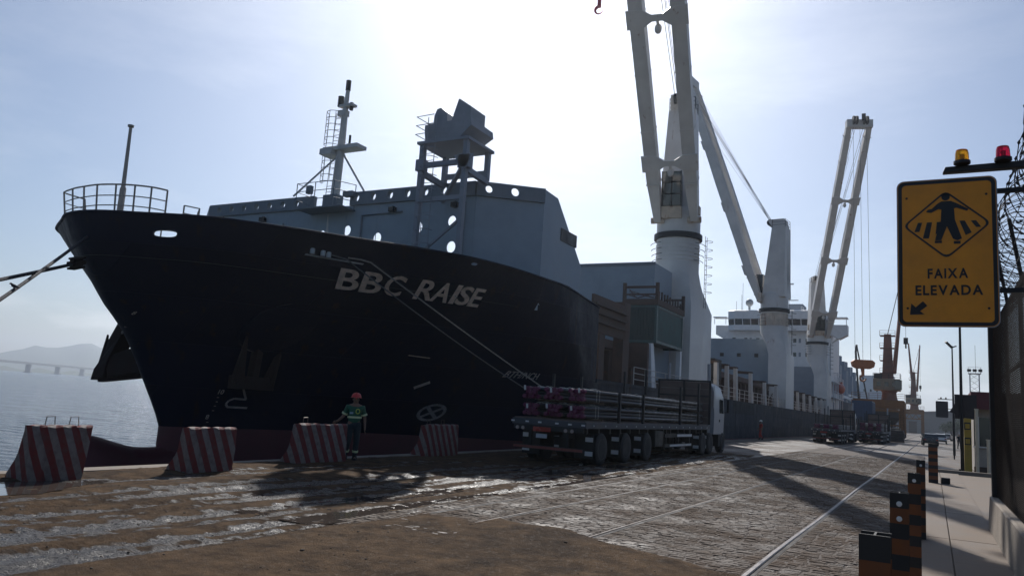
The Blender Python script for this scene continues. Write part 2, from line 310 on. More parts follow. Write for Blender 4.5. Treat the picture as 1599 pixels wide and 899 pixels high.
# mud field in front of the setts, with tyre ruts running along the quay
def smooth(a, b, x): t = np.clip((x-a)/(b-a), 0, 1); return t*t*(3-2*t)
def vnoise(x, y, s, seed):
    x = x/s; y = y/s; xi = np.floor(x).astype(int); yi = np.floor(y).astype(int); fx = x-xi; fy = y-yi
    fx = fx*fx*(3-2*fx); fy = fy*fy*(3-2*fy)
    def h(a, b): return np.modf(np.abs(np.sin(a*127.1+b*311.7+seed*74.7)*43758.5453))[0]
    return (h(xi, yi)*(1-fx)+h(xi+1, yi)*fx)*(1-fy)+(h(xi, yi+1)*(1-fx)+h(xi+1, yi+1)*fx)*fy
def mud(x, y):
    n1 = vnoise(x, y, 2.2, 1); n2 = vnoise(x, y, .7, 2); n3 = vnoise(x, y, .18, 3); n4 = vnoise(x, y, .07, 4)
    xw = x+.35*np.sin(y*.16+1)+.18*(n1-.5)+(y-8)*.045*smooth(-9.5, -7, x)*(y < 22)       # ruts wander
    tyre = np.zeros_like(x); depth = np.zeros_like(x)
    for c, w, d in ((-7.05, .2, 1.), (-7.55, .24, 1.2), (-8.1, .2, .7), (-8.55, .3, 1), (-9.25, .25, .8), (-9.7, .2, .9), (-10.35, .3, 1), (-10.95, .2, .6), (-12.2, .35, .7), (-12.7, .2, .5), (-11.6, .15, .4)):
        e = np.exp(-((xw-c)/w)**2); tyre = np.maximum(tyre, e*d); depth += e*d
    lug = .5+.5*np.sin(y*2*math.pi/.11+np.sign(np.sin(xw*9))*xw*20)
    n5 = vnoise(x*3.2, y*.55, 1.1, 9); n6 = vnoise(x*5, y*.8, .5, 12)
    wet = smooth(.38, .72, tyre*.55*(.55+.8*n1)+.42*n5*smooth(-6.8, -7.6, x)+.22*n6+.30*(n3-.5)+.26*(n4-.5)-.07)*smooth(-6.4, -7.2, xw+.3*(n2-.5))
    dry = smooth(-12.4, -11.9, xw)*smooth(-11.0, -11.4, xw)*(n2*.6+.5)
    wet = np.clip(wet-.7*dry, 0, 1)
    damp = vnoise(x, y, 1.5, 31)*.6+vnoise(x, y, .5, 32)*.3+vnoise(x*1.0, y*.4, .22, 33)*.2
    wet = np.maximum(wet, .42*smooth(.52, .8, damp))
    rough_ = .6+1.3*wet
    z = .022+.03*(n1-.4)+.02*(n2-.5)+.014*(n3-.5)*rough_+.011*(n4-.5)*rough_+.014*(n6-.5)*smooth(-6.4, -7.4, x)-.05*depth*.6+.016*tyre*(lug-.5)+.02*smooth(.3, .6, n1)*(1-tyre)
    # mud thins out over the setts
    edge = 10.2+.5*(n1-.5)+.3*(n2-.5)-.30*(x+3.4)*(x > -6)+(.95 if True else 0)*np.maximum(0, -(x+5.4))*.5
    cov = smooth(.5, -.5, y-edge)
    left = smooth(-6.7, -7.6, x+.4*(n2-.5)+.25*(n1-.5)+.02*(y-10))*smooth(46, 34, y)
    cov = np.maximum(cov, left)
    z = z*cov-.07*(1-cov)
    return z, wet*(.35+.65*cov)
ys = [1.2]
while ys[-1] < 46: ys.append(ys[-1]+(.035 if ys[-1] < 13 else .035+(ys[-1]-13)*.012))
xs = np.arange(QX+.36, .3, .055)
Xg, Yg = np.meshgrid(xs, np.array(ys)); Zg, Wg = mud(Xg, Yg)
Zg = np.where(Xg > -.75, np.minimum(Zg, .012), Zg)
keep = Zg > -.06
idx = np.arange(Xg.size).reshape(Xg.shape)
fk = keep[:-1, :-1] | keep[1:, :-1] | keep[:-1, 1:] | keep[1:, 1:]
q = np.stack([idx[:-1, :-1], idx[:-1, 1:], idx[1:, 1:], idx[1:, :-1]], -1)[fk]
used, inv = np.unique(q, return_inverse=True); q = inv.reshape(q.shape)
me = bpy.data.meshes.new('mud'); me.from_pydata(np.stack([Xg.ravel()[used], Yg.ravel()[used], Zg.ravel()[used]], -1).tolist(), [], q.tolist())
at = me.attributes.new('wet', 'FLOAT', 'POINT'); at.data.foreach_set('value', Wg.ravel()[used].astype(np.float32))
me.polygons.foreach_set('use_smooth', [True]*len(me.polygons))
def mud_mat():
    mt = bpy.data.materials.new('tracked_mud'); mt.use_nodes = True; n, l = mt.node_tree.nodes, mt.node_tree.links; b = n['Principled BSDF']
    g = n.new('ShaderNodeNewGeometry'); at = n.new('ShaderNodeAttribute'); at.attribute_name = 'wet'
    a = n.new('ShaderNodeTexNoise'); a.inputs['Scale'].default_value = 2.6; a.inputs['Detail'].default_value = 10; a.inputs['Roughness'].default_value = .7; l.new(g.outputs['Position'], a.inputs['Vector'])
    c = n.new('ShaderNodeValToRGB'); e = c.color_ramp.elements; e[0].position = .34; e[0].color = (.045, .028, .017, 1); e[1].position = .66; e[1].color = (.155, .098, .055, 1); l.new(a.outputs[0], c.inputs[0])
    w = n.new('ShaderNodeMix'); w.data_type = 'RGBA'; l.new(at.outputs['Fac'], w.inputs[0]); l.new(c.outputs[0], w.inputs[6]); w.inputs[7].default_value = (.028, .023, .021, 1)
    l.new(w.outputs[2], b.inputs['Base Color'])
    rr = n.new('ShaderNodeMapRange'); rr.inputs[1].default_value = .45; rr.inputs[2].default_value = .85; rr.inputs[3].default_value = .97; rr.inputs[4].default_value = .3; sp = n.new('ShaderNodeMapRange'); sp.inputs[1].default_value = .45; sp.inputs[3].default_value = .1; sp.inputs[4].default_value = .4; l.new(at.outputs['Fac'], sp.inputs[0]); l.new(sp.outputs[0], b.inputs['Specular IOR Level']); l.new(at.outputs['Fac'], rr.inputs[0])
    fr_ = n.new('ShaderNodeTexNoise'); fr_.inputs['Scale'].default_value = 16; fr_.inputs['Detail'].default_value = 6; fr_.inputs['Roughness'].default_value = .7; l.new(g.outputs['Position'], fr_.inputs['Vector'])
    fm = n.new('ShaderNodeMapRange'); fm.inputs[1].default_value = .35; fm.inputs[2].default_value = .65; fm.inputs[3].default_value = .72; fm.inputs[4].default_value = 1.5; l.new(fr_.outputs[0], fm.inputs[0])
    rm = n.new('ShaderNodeMath'); rm.operation = 'MULTIPLY'; rm.use_clamp = True; l.new(rr.outputs[0], rm.inputs[0]); l.new(fm.outputs[0], rm.inputs[1]); l.new(rm.outputs[0], b.inputs['Roughness'])
    f = n.new('ShaderNodeTexNoise'); f.inputs['Scale'].default_value = 42; f.inputs['Detail'].default_value = 7; f.inputs['Roughness'].default_value = .65; l.new(g.outputs['Position'], f.inputs['Vector'])
    bp = n.new('ShaderNodeBump'); bp.inputs['Distance'].default_value = .06; bp.inputs['Strength'].default_value = 1; l.new(f.outputs[0], bp.inputs['Height']); l.new(bp.outputs[0], b.inputs['Normal'])
    return mt
mudm = mud_mat(); me.materials.append(mudm)
o = bpy.data.objects.new('mud', me); col.objects.link(o); tag(o, kind='structure')
# puddle beside the first barrier
pm = M('puddle_water', (.075, .06, .05), .05, var=.2, rvar=.02, bump=.0015, bs=6)
pp = [(-13.0, 6.3), (-12.95, 7.3), (-12.78, 8.5), (-12.5, 8.75), (-12.25, 8.35), (-12.1, 7.9), (-11.85, 7.5), (-11.6, 7.0), (-11.7, 6.4), (-12.2, 6.0)]
pts = []
for i in range(len(pp)):
    a, b = Vector(pp[i]), Vector(pp[(i+1) % len(pp)])
    for t in (0, .33, .66):
        p = a.lerp(b, t); pts.append((p.x+random.uniform(-.05, .05), p.y+random.uniform(-.06, .06)))
g = MB(); g.add([(x, y, .026) for x, y in pts], [tuple(range(len(pts)))]); struct(g, 'puddle', pm)
g = MB(); g.add([(-10.9, 8.2, .0), (-7.3, 8.2, .0), (-7.75, 24, .0), (-10.9, 26, .0)], [(0, 1, 2, 3)]); struct(g, 'puddle', pm)
# clods and scraps of stone lying on the mud
clod = M('mud_clod', (.07, .05, .035), .95, var=.3)
g = MB()
for i in range(420):
    x = random.uniform(-13.6, -1.2); y = random.uniform(3.5, 13); s = random.uniform(.004, .014)*(2.4 if random.random() < .06 else 1)
    zz = float(mud(np.array([x]), np.array([y]))[0][0])
    if zz < -.02: continue
    g.ball((x, y, zz+s*.3), s, 4, (random.uniform(.8, 1.8), random.uniform(.8, 1.6), .7))
tag(g.build('mud_clods', clod), 'small dark clods and stones scattered over the brown mud', 'debris', kind='stuff')

# setts
pave = MB(); pave.bb(-7.6, -.55, 8.6, 64, -.3, -.006)
sand = M('joint_sand', (.065, .045, .032), .95, var=.3, vs=3, bump=.006, bs=60)
paving = struct(pave, 'sett_paving', sand)
def sett_mat():
    mt = bpy.data.materials.new('granite_sett'); mt.use_nodes = True; n, l = mt.node_tree.nodes, mt.node_tree.links; b = n['Principled BSDF']
    g = n.new('ShaderNodeNewGeometry'); oi = n.new('ShaderNodeObjectInfo')
    ad = n.new('ShaderNodeMath'); ad.operation = 'ADD'; l.new(g.outputs['Random Per Island'], ad.inputs[0]); l.new(oi.outputs['Random'], ad.inputs[1])
    fr = n.new('ShaderNodeMath'); fr.operation = 'FRACT'; l.new(ad.outputs[0], fr.inputs[0])
    c = n.new('ShaderNodeValToRGB'); e = c.color_ramp.elements; e[0].color = (.05, .036, .027, 1); e[1].color = (.095, .068, .049, 1); l.new(fr.outputs[0], c.inputs[0])
    a = n.new('ShaderNodeTexNoise'); a.inputs['Scale'].default_value = .9; a.inputs['Detail'].default_value = 9; a.inputs['Roughness'].default_value = .68; l.new(g.outputs['Position'], a.inputs['Vector'])
    d = n.new('ShaderNodeMapRange'); d.inputs[1].default_value = .42; d.inputs[2].default_value = .66; d.inputs[4].default_value = .8; l.new(a.outputs[0], d.inputs[0])
    w = n.new('ShaderNodeMix'); w.data_type = 'RGBA'; l.new(d.outputs[0], w.inputs[0]); l.new(c.outputs[0], w.inputs[6]); w.inputs[7].default_value = (.10, .066, .042, 1)
    l.new(w.outputs[2], b.inputs['Base Color'])
    rr = n.new('ShaderNodeMapRange'); rr.inputs[1].default_value = .35; rr.inputs[2].default_value = .58; rr.inputs[3].default_value = .55; rr.inputs[4].default_value = .95; l.new(a.outputs[0], rr.inputs[0]); l.new(rr.outputs[0], b.inputs['Roughness']); b.inputs['Specular IOR Level'].default_value = .25
    f = n.new('ShaderNodeTexNoise'); f.inputs['Scale'].default_value = 45; f.inputs['Detail'].default_value = 5; l.new(g.outputs['Position'], f.inputs['Vector'])
    bp = n.new('ShaderNodeBump'); bp.inputs['Distance'].default_value = .01; l.new(f.outputs[0], bp.inputs['Height']); l.new(bp.outputs[0], b.inputs['Normal'])
    return mt
settm = sett_mat()
def sett_geo(lx, ly, tilt=(0, 0), dz=0.):
    a, b, c = lx/2, ly/2, min(lx, ly)*.2
    jit = lambda: random.uniform(-.006, .006)
    vs = []
    for z, i in ((-.06, 0), (-.007, 0), (.006, c)):
        for sx, sy in ((-1, -1), (1, -1), (1, 1), (-1, 1)):
            x, y = sx*(a-i)+jit(), sy*(b-i)+jit(); vs.append((x, y, z+dz+x*tilt[0]+y*tilt[1]))
    fs = [(8, 9, 10, 11)]+[(k, (k+1) % 4, 4+(k+1) % 4, 4+k) for k in range(4)]+[(4+k, 4+(k+1) % 4, 8+(k+1) % 4, 8+k) for k in range(4)]
    return vs, fs
cand = []
y = 8.8
while y < 52:
    w = random.uniform(.115, .145)
    for s0, s1 in ((-7.5, -7.085), (-6.97, -6.085), (-5.97, -4.34), (-4.22, -2.0), (-1.86, -.6)):
        x = s0
        while x < s1-.03:
            L = min(random.uniform(.15, .27), s1-x)
            if s1-x-L < .09: L = s1-x if s1-x < .29 else (s1-x)/2
            cand.append((x+L/2, y+w/2, L-random.uniform(.012, .022), w-random.uniform(.012, .02))); x += L
    y += w
_vis = []
for c in cand:
    v = Vector((c[0], c[1], -CAM_H)); d = v.dot(_fwd); px, py = v.dot(_x)/d, v.dot(_y)/d
    zz = float(mud(np.array([c[0]]), np.array([c[1]]))[0][0])
    inframe = abs(px) < .66 and py > -.372 and zz < .0 and not (c[0] > -.9)
    _vis.append((c[2]/d if inframe else 0., c, zz))
_vis.sort(key=lambda t: -t[0])
variants = []
for k in range(10):
    vs, fs = sett_geo(1., 1.); sm = bpy.data.meshes.new('sett')
    vs, fs = sett_geo(.2, .12, (random.uniform(-.03, .03), random.uniform(-.04, .04))); sm.from_pydata(vs, [], fs); sm.materials.append(settm); variants.append(sm)
for s, c, zz in _vis[:300]:
    ob = bpy.data.objects.new('sett', random.choice(variants)); col.objects.link(ob); ob.parent = paving
    ob.location = (c[0], c[1], random.uniform(-.007, .006)); ob.scale = (c[2]/.2, c[3]/.12, 1); ob.rotation_euler.z = random.choice((0, math.pi))+random.uniform(-.03, .03)
g = MB()
for s, c, zz in _vis[300:]:
    if zz > .03: continue
    vs, fs = sett_geo(c[2], c[3], (random.uniform(-.04, .04), random.uniform(-.05, .05)), random.uniform(-.007, .006))
    g.add([(p[0]+c[0], p[1]+c[1], p[2]) for p in vs], fs)
o = g.build('setts', settm, paving); o['kind'] = 'stuff'
# crane and railway rails sunk in the paving
railm = M('worn_rail_steel', (.11, .10, .10), .5, metal=.6, var=.3, vs=3, rust=(.12, .07, .045), ra=.25, rs=2)
rail2m = M('rusted_rail_steel', (.06, .045, .038), .7, metal=.4, var=.3, vs=3, rust=(.1, .06, .04), ra=.4, rs=2)
groove_m = M('flangeway_dark', (.022, .018, .016), .9, var=.3)  # near-black tone for the strip laid flush beside each rail
for xr, w, dz in ((-1.95, .07, -.002), (-4.3, .05, -.010), (-6.05, .045, -.013), (-7.05, .045, -.013)):
    gv = MB(); gv.bb(xr+w/2+.002, xr+w/2+.055, 9.5, 62, -.05, -.003); struct(gv, 'flangeway', groove_m)
    g = MB(); prof = [(-w/2, -.14), (w/2, -.14), (w/2, .002), (w/2-.012, .014), (-w/2+.012, .014), (-w/2, .002)]
    rings = []
    for k in range(60):
        yy = (8.2 if xr > -5 else 10.)+k**1.6*.55; dx = .012*math.sin(k*1.3)
        rings.append([(xr+dx+a, yy, b+dz+.006*math.sin(k*.9)) for a, b in prof])
    g.loft(rings); struct(g, 'rail', railm if xr > -3 else rail2m, smooth=False)
# wet sandy strip against the landward rail
# footway by the fence
walk = M('footway_concrete', (.15, .112, .08), .8, var=.25, vs=.8, bump=.006, bs=18, rust=(.14, .11, .09), ra=.3, rs=.5)
foot = MB(); foot.bb(-.6, 4.5, -20, 40, -.3, -.03); footway = struct(foot, 'footway', walk)
y = 2.0; 
slabs = []
while y < 39:
    L = random.uniform(2.3, 2.9)
    for x0, x1 in ((-.55, .22), (.225, .955)):
        s = MB(); dz = random.uniform(-.002, .004); s.bb(x0+.006, x1-.006, y+.006, y+L-.006, -.05, .008+dz); s.build('paving_slab', walk, footway, bevel=.004)
    y += L
# low kerb across the far end of the footway
s = MB(); s.bb(.1, 2.6, 40.2, 40.5, -.03, .14); struct(s, 'footway_kerb', conc)

# water
def sea_mat():
    mt = bpy.data.materials.new('harbour_water'); mt.use_nodes = True; n, l = mt.node_tree.nodes, mt.node_tree.links; b = n['Principled BSDF']
    b.inputs['Base Color'].default_value = (.02, .045, .075, 1); b.inputs['Roughness'].default_value = .12; b.inputs['IOR'].default_value = 1.33
    g = n.new('ShaderNodeNewGeometry'); mp = n.new('ShaderNodeMapping'); mp.inputs['Scale'].default_value = (1, 1.7, 1); mp.inputs['Rotation'].default_value = (0, 0, .5); l.new(g.outputs['Position'], mp.inputs[0])
    prev = None
    for sc, dist in ((.12, 1.6), (.5, .8), (2.2, .2)):
        a = n.new('ShaderNodeTexNoise'); a.inputs['Scale'].default_value = sc; a.inputs['Detail'].default_value = 4; a.inputs['Roughness'].default_value = .55; l.new(mp.outputs[0], a.inputs['Vector'])
        bp = n.new('ShaderNodeBump'); bp.inputs['Distance'].default_value = dist; l.new(a.outputs[0], bp.inputs['Height'])
        if prev: l.new(prev, bp.inputs['Normal'])
        prev = bp.outputs[0]
    l.new(prev, b.inputs['Normal'])
    return mt
g = MB(); g.add([(-6800, -900, -2.3), (QX, -900, -2.3), (QX, 6800, -2.3), (-6800, 6800, -2.3)], [(0, 1, 2, 3)])
tag(g.build('water', sea_mat()), kind='structure')

# ------------------------------------------------------------------ far shore
hillm = M('wooded_hill', (.06, .085, .05), .95, var=.4, vs=.004)
def ridge(name, D0, D1, D2, az0, az1, hf, n=90):
    g = MB(); rows = []
    for i in range(n+1):
        a = az0+(az1-az0)*i/n; s, c = -math.sin(a), math.cos(a); h = hf(a)
        row = []
        for k, (D, f) in enumerate(((D0, 0), (D0*.7+D1*.3, .28), (D0*.35+D1*.65, .62), (D1, 1), (D1*.5+D2*.5, .6), (D2, 0))):
            w = 1+.18*math.sin(a*61+k*2.1)+.12*math.sin(a*143+k*5)
            row.append((s*D, c*D, -3+h*f*(w if 0 < k < 3 else 1)))
        rows.append(row)
    m_ = len(rows[0]); vs = [p for r in rows for p in r]
    g.add(vs, [(i*m_+k, i*m_+k+1, (i+1)*m_+k+1, (i+1)*m_+k) for i in range(n) for k in range(m_-1)])
    return struct(g, name, hillm, smooth='all')
def hh(a):
    d = math.degrees(a)     # degrees left of the quay direction; 62 at the left edge of the picture, 56 at the bow
    b = 95+85*math.exp(-((d-57.5)/3.2)**2)+60*math.exp(-((d-66)/3)**2)+70*math.exp(-((d-47)/6)**2)
    return b+14*math.sin(d*2.1)+9*math.sin(d*5.3+1)+5*math.sin(d*11.7)
ridge('hills', 4400, 5300, 6300, R(28), R(84), hh)
ridge('far_shore', 3300, 3400, 3700, R(30), R(84), lambda a: 13+4*math.sin(a*170)+3*math.sin(a*391))
# long road bridge over the bay
bconc = M('bridge_concrete', (.3, .3, .3), .85, var=.1, vs=.05)
P0, P1 = Vector((-2032, 1077, 22)), Vector((-2504, 1652, 22)); dv = (P1-P0)
br = thing('road_bridge', 'long low concrete road bridge across the bay in front of the hills', 'bridge', (P0.x, P0.y, -2.3))
A, B = P0-dv*1.2, P1+dv*1.6
g = MB(); g.bar(A, B, 16, 4.5); dk = g.build('deck', bconc, br)
g = MB(); g.bar(A+Vector((0, 0, 2.9)), B+Vector((0, 0, 2.9)), 15.5, 1.2); g.build('parapet', bconc, dk)
k = 0
L = (B-A).length; sp = 205
while k*sp < L:
    c = A+(B-A).normalized()*(k*sp+40); g = MB(); g.box((c.x, c.y, 8.4), (7, 12, 22), math.atan2(dv.y, dv.x)); g.box((c.x, c.y, -1), (14, 18, 3), math.atan2(dv.y, dv.x)); g.build('pier', bconc, br); k += 1

# ------------------------------------------------------------------ cargo ship alongside the quay
CXL, HBM, YA = -25.9, 10.9, 36.5
ystem = pchip([-3.2, -1.2, -.5, .05, .6, 1.58, 3.55, 4.5, 6.3, 7.0, 7.4], [19.85, 19.85, 19.85, 19.85, 19.6, 19.05, 17.9, 17.05, 15.95, 15.65, 15.5])
f_top = pchip([.5, 1.9, 4, 6.1, 7.9, 10.2, 12.5, 16], [1.75, 4.4, 6.2, 7.6, 8.9, 10.1, 10.6, 10.9])
f_bot = pchip([.5, 2.5, 4.8, 8.4, 11, 13.5, 16.7], [.5, 1.3, 2.1, 4.0, 6.4, 9.2, 10.9])
def hb(z, y):
    d = y-ystem(z)
    if d <= 0: return 0.
    w = min(max(z/7.35, 0), 1)**1.65
    if d < .5: return math.sqrt(d/.5)*((1-w)*.5+w*1.75)
    return (1-w)*f_bot(d)+w*f_top(d)
def ztop(y): return 7.36-.42*min(max((y-32.5)/4, 0), 1)
ship = thing('cargo_ship', 'large navy heavy-lift cargo ship moored at the quay, white lettering on its bow', 'ship', (CXL, 15, -2.3))
zl = [-3.2, -2.4, -1.7, -1.1, -.6, -.2, .06, .5, 1, 1.5, 2, 2.5, 3, 3.5, 4, 4.4, 4.8, 5.2, 5.5, 5.8, 6.05, 6.3, 6.5, 6.64, 6.76, 6.88, 7.0, 7.12, 7.24, 7.36]
NT = 96
def grid_pt(j, i, sgn, off=0.):
    z = zl[j]; t = i/NT; t = t**1.9; ys_ = ystem(z); y = ys_+(YA-ys_)*t
    x = hb(z, y)+off
    zz = z-(7.36-ztop(y))*min(max((z-4.5)/2.86, 0), 1)
    return Vector((CXL+sgn*x, y, zz))
holes = []
for tx, ty, tz, di, dj in ((-23.02, 16.9, 6.76, 4, 2), (-15.96, 25.42, 7.12, 1, 1)):
    best = min(((grid_pt(j, i, 1)-Vector((tx, ty, tz))).length, j, i) for j in range(len(zl)) for i in range(NT+1))
    holes.append((best[1]-1, best[1]-1+dj, best[2]-di//2, best[2]-di//2+di))
def hull_part(j0, j1):
    g = MB(); n = NT+1
    for sgn in (1, -1):
        vs = [grid_pt(j, i, sgn) for j in range(j0, j1+1) for i in range(n)]; fs = []
        for j in range(j0, j1):
            for i in range(NT):
                if sgn == 1 and any(a <= j < b and c <= i < d for a, b, c, d in holes): continue
                a = (j-j0)*n+i; fs.append((a, a+1, a+n+1, a+n))
        g.add(vs, fs)
    return g
jr = zl.index(.06)
hull = hull_part(jr, len(zl)-1).build('hull', navy, ship, smooth='all')
# fairlead rims in the bulwark holes
for k, (a, b, c, d) in enumerate(holes):
    q = [grid_pt(a, c, 1), grid_pt(a, d, 1), grid_pt(b, d, 1), grid_pt(b, c, 1)]
    bl = lambda u, v: (q[0]*(1-u)+q[1]*u)*(1-v)+(q[3]*(1-u)+q[2]*u)*v
    ou, inn = [], []
    for t in range(32):
        th = 2*math.pi*t/32; cx, cy = math.cos(th), math.sin(th); s = max(abs(cx), abs(cy))
        ou.append(bl(.5+.5*cx/s, .5+.5*cy/s)); inn.append(bl(.5+.46*np.sign(cx)*abs(cx)**.75, .5+.44*np.sign(cy)*abs(cy)**.75))
    g = MB(); nrm = Vector((.6, -.8, 0)).normalized()
    g.add(ou+[p+nrm*.03 for p in inn]+[p-nrm*.10 for p in inn], [(t, (t+1) % 32, 32+(t+1) % 32, 32+t) for t in range(32)]+[(32+t, 32+(t+1) % 32, 64+(t+1) % 32, 64+t) for t in range(32)])
    g.build('fairlead', navy, hull)
bt = hull_part(0, jr).build('boot_topping', boot, ship, smooth='all')
# bulb: body of revolution pushed forward of the stem
g = MB(); rings = []
b_top = pchip([15.1, 15.35, 15.9, 16.6, 17.2, 18.0, 18.9, 19.6, 21], [-1.6, -.95, -.42, -.2, -.28, -.5, -.7, -.72, -.6]); b_w = pchip([15.1, 15.35, 15.9, 16.8, 18, 19.2, 21], [.1, .65, 1.1, 1.3, 1.15, .85, .9])
for k in range(24):
    y = 15.12+(21-15.12)*(k/23)**1.3; zc = -2.1; w_ = b_w(y); up_ = b_top(y)-zc; dn_ = min(1.7, up_)
    rings.append([(CXL+w_*math.cos(2*math.pi*a/24), y, zc+math.sin(2*math.pi*a/24)*(up_ if math.sin(2*math.pi*a/24) > 0 else dn_)) for a in range(24)])
g.loft(rings); g.build('bulbous_bow', boot, ship, smooth='all')
# bulwark cap rail and forecastle deck
top = [grid_pt(len(zl)-1, i, 1) for i in range(NT, -1, -1)]+[grid_pt(len(zl)-1, i, -1) for i in range(1, NT+1)]
g = MB(); g.tube([(p.x, p.y, p.z) for p in top], .06, 6); g.build('bulwark_cap', navy, ship, smooth=True)
jd = zl.index(6.05)
dl = [grid_pt(jd, i, 1, -.05) for i in range(NT, -1, -2)]+[grid_pt(jd, i, -1, -.05) for i in range(2, NT+1, 2)]
g = MB(); k = len(dl)//2
g.add([(p.x, p.y, 5.95) for p in dl], [(i, i+1, len(dl)-2-i, len(dl)-1-i) for i in range(k-1)]); g.build('forecastle_deck', M('green_deck', (.07, .12, .10), .8), ship)
g = MB(); g.bb(CXL-HBM+.05, CXL+HBM-.05, YA-.12, YA, 3.2, 6.93); g.build('forecastle_bulkhead', grey, ship)
# parallel midbody
g = MB(); g.bb(CXL-HBM, CXL+HBM, YA-.03, 166, .06, 3.25); mid = g.build('midship_hull', mid_paint, ship)
g = MB(); g.bb(CXL-HBM, CXL+HBM, YA-.03, 164, -3.2, .055); g.build('midship_boot', boot, ship)
for kx in range(14):
    yy = YA+5+kx*9
    g = MB(); g.bb(CXL+HBM-.01, CXL+HBM+.012, yy, yy+.05, .06, 3.2); g.build('weld_seam', mid_paint, mid)
g = MB(); g.bb(CXL+HBM-.08, CXL+HBM+.05, YA, 165, 3.1, 3.3); g.build('sheer_strake', mid_paint, mid)
# bow name, one mesh to a letter, laid on the shell
_names = [('B', 22.28, 22.97), ('B', 23.04, 23.70), ('C', 23.80, 24.42), ('R', 24.92, 25.56), ('A', 25.52, 26.15), ('I', 26.25, 26.42), ('S', 26.46, 26.98), ('E', 27.02, 27.47)]
for ch, y0, y1 in _names:
    vs, fs = text(ch, 1, .02, 0, .012)
    xs_ = [p[0] for p in vs]; ys_ = [p[1] for p in vs]; x0, x1, b0, b1 = min(xs_), max(xs_), min(ys_), max(ys_)
    g = MB(); out = []
    for p in vs:
        u = (p[0]-x0)/(x1-x0); v = (p[1]-b0)/(b1-b0); z = 5.68+.70*v; y = y0+(y1-y0)*u-(.46-.2*(y0-22.3)/5)*v
        out.append((CXL+hb(z, y)+.03+p[2], y-.01, z))
    g.add(out, fs); g.build('name_letter', mark, hull)
def on_hull(body, y0, z0, size, sx=1., shear=0., off=.03, mt=mark2, nm='hull_mark'):
    vs, fs = text(body, 1, .02, shear); g = MB()
    out = []
    for p in vs:
        y = y0+p[0]*size*sx; z = z0+p[1]*size; out.append((CXL+hb(z, y)+off+p[2]*.5, y, z))
    g.add(out, fs); return g.build(nm, mt, hull)
on_hull('BTH/NCH', 30.7, 2.95, .42, .78, .2, nm='mooring_mark')
def strip(pts, w, nm, mt=mark2, th=.02):
    g = MB(); P = [(y, z) for y, z in pts]
    for a, b in zip(P[:-1], P[1:]):
        n = max(2, int(math.hypot(b[0]-a[0], b[1]-a[1])/.12))
        d = Vector((b[0]-a[0], b[1]-a[1])).normalized(); q = Vector((-d.y, d.x))*w/2; vs = []
        for k in range(n+1):
            t = k/n; y, z = a[0]+(b[0]-a[0])*t, a[1]+(b[1]-a[1])*t
            for s in (-1, 1): yy, zz = y+q.x*s, z+q.y*s; vs.append((CXL+hb(zz, yy)+th+.015, yy, zz))
        g.add(vs, [(2*k, 2*k+1, 2*k+3, 2*k+2) for k in range(n)])
    return g.build(nm, mt, hull)
# bulb mark, draught marks, thruster mark
strip([(22.0, 1.68), (22.3, 1.26)], .08, 'bulb_mark'); strip([(22.33, 1.24), (21.86, 1.26), (21.7, 1.17), (21.64, 1.03), (21.74, .91), (22.5, .91)], .08, 'bulb_mark')
for k, (y, z, s) in enumerate(((21.15, 1.40, '10'), (21.22, 1.2, '-'), (21.25, 1.03, '-'), (21.25, .86, '-'), (21.25, .68, '-'), (21.12, .40, '8'), (21.2, .22, '-'))):
    on_hull(s, y, z, .26 if s != '-' else .3, .9, nm='draught_mark')
for (y, z) in ((17.6, 4.05), (17.8, 3.6), (17.7, 3.35)): on_hull('8', y, z, .16, nm='draught_mark')
ring = [(29.5+.40*math.cos(a*math.pi/8), 1.14+.36*math.sin(a*math.pi/8)) for a in range(17)]
strip(ring, .10, 'thruster_mark')
for s in (1, -1): strip([(29.5-.26, 1.14-.24*s), (29.5+.26, 1.14+.24*s)], .11, 'thruster_mark')
strip([(28.25, 2.18), (28.6, 2.48)], .14, 'hull_mark'); strip([(27.0, 3.54), (27.8, 3.5)], .04, 'hull_mark')
# flat painted band low on the bow
# anchor in its recess on each bow
rustdk = M('anchor_rust', (.022, .012, .010), .85, var=.4)
def anchor(sgn, oy, dz=0.):
    y, z = 21.7+oy, 2.9+dz; X = lambda yy, zz: CXL+sgn*(hb(zz, yy)+.12)
    g = MB(); n = 24; pk = []
    for t in range(n):
        a = 2*math.pi*t/n; yy, zz = y+1.15*math.cos(a), z+1.15+.95*math.sin(a); pk.append((X(yy, zz)+sgn*.05, yy, zz))
    dome = [pk]
    for q in (.8, .55, .28, .05): dome.append([(p[0]*q+(X(y, z+1.15)+sgn*.30)*(1-q)+0., y+(p[1]-y)*q, z+1.15+(p[2]-z-1.15)*q) for p in pk])
    g.loft(dome, cap=False); oo = [(CXL+sgn*(hb(p[2], p[1])-.1), p[1]*1.0, p[2]) for p in pk]
    g.add(pk+oo, [(t, (t+1) % n, n+(t+1) % n, n+t) for t in range(n)])
    poc = g.build('anchor_pocket', navy, ship, smooth='all')
    g = MB(); o_ = X(y, z)+sgn*.25
    g.bar((o_, y, z+1.6), (o_-sgn*.25, y, z-.9), .32, .34)
    g.bar((o_-sgn*.25, y-.95, z-1.0), (o_-sgn*.25, y+.95, z-1.0), .5, .5)
    for s in (-1, 1):
        g.bar((o_-sgn*.2, y+s*.78, z-1.0), (o_+sgn*.25, y+s*.95, z+.75), .42, .4, .08, .1)
    a_ = g.build('anchor', rustdk, ship, bevel=.03)
    g = MB()
    for k in range(3): g.cyl((o_, y+.0, z+1.5+k*.12), (o_-sgn*.2, y, z+1.62+k*.12), .07, n=6)
    g.build('anchor_chain', rustdk, a_)
anchor(1, 0)
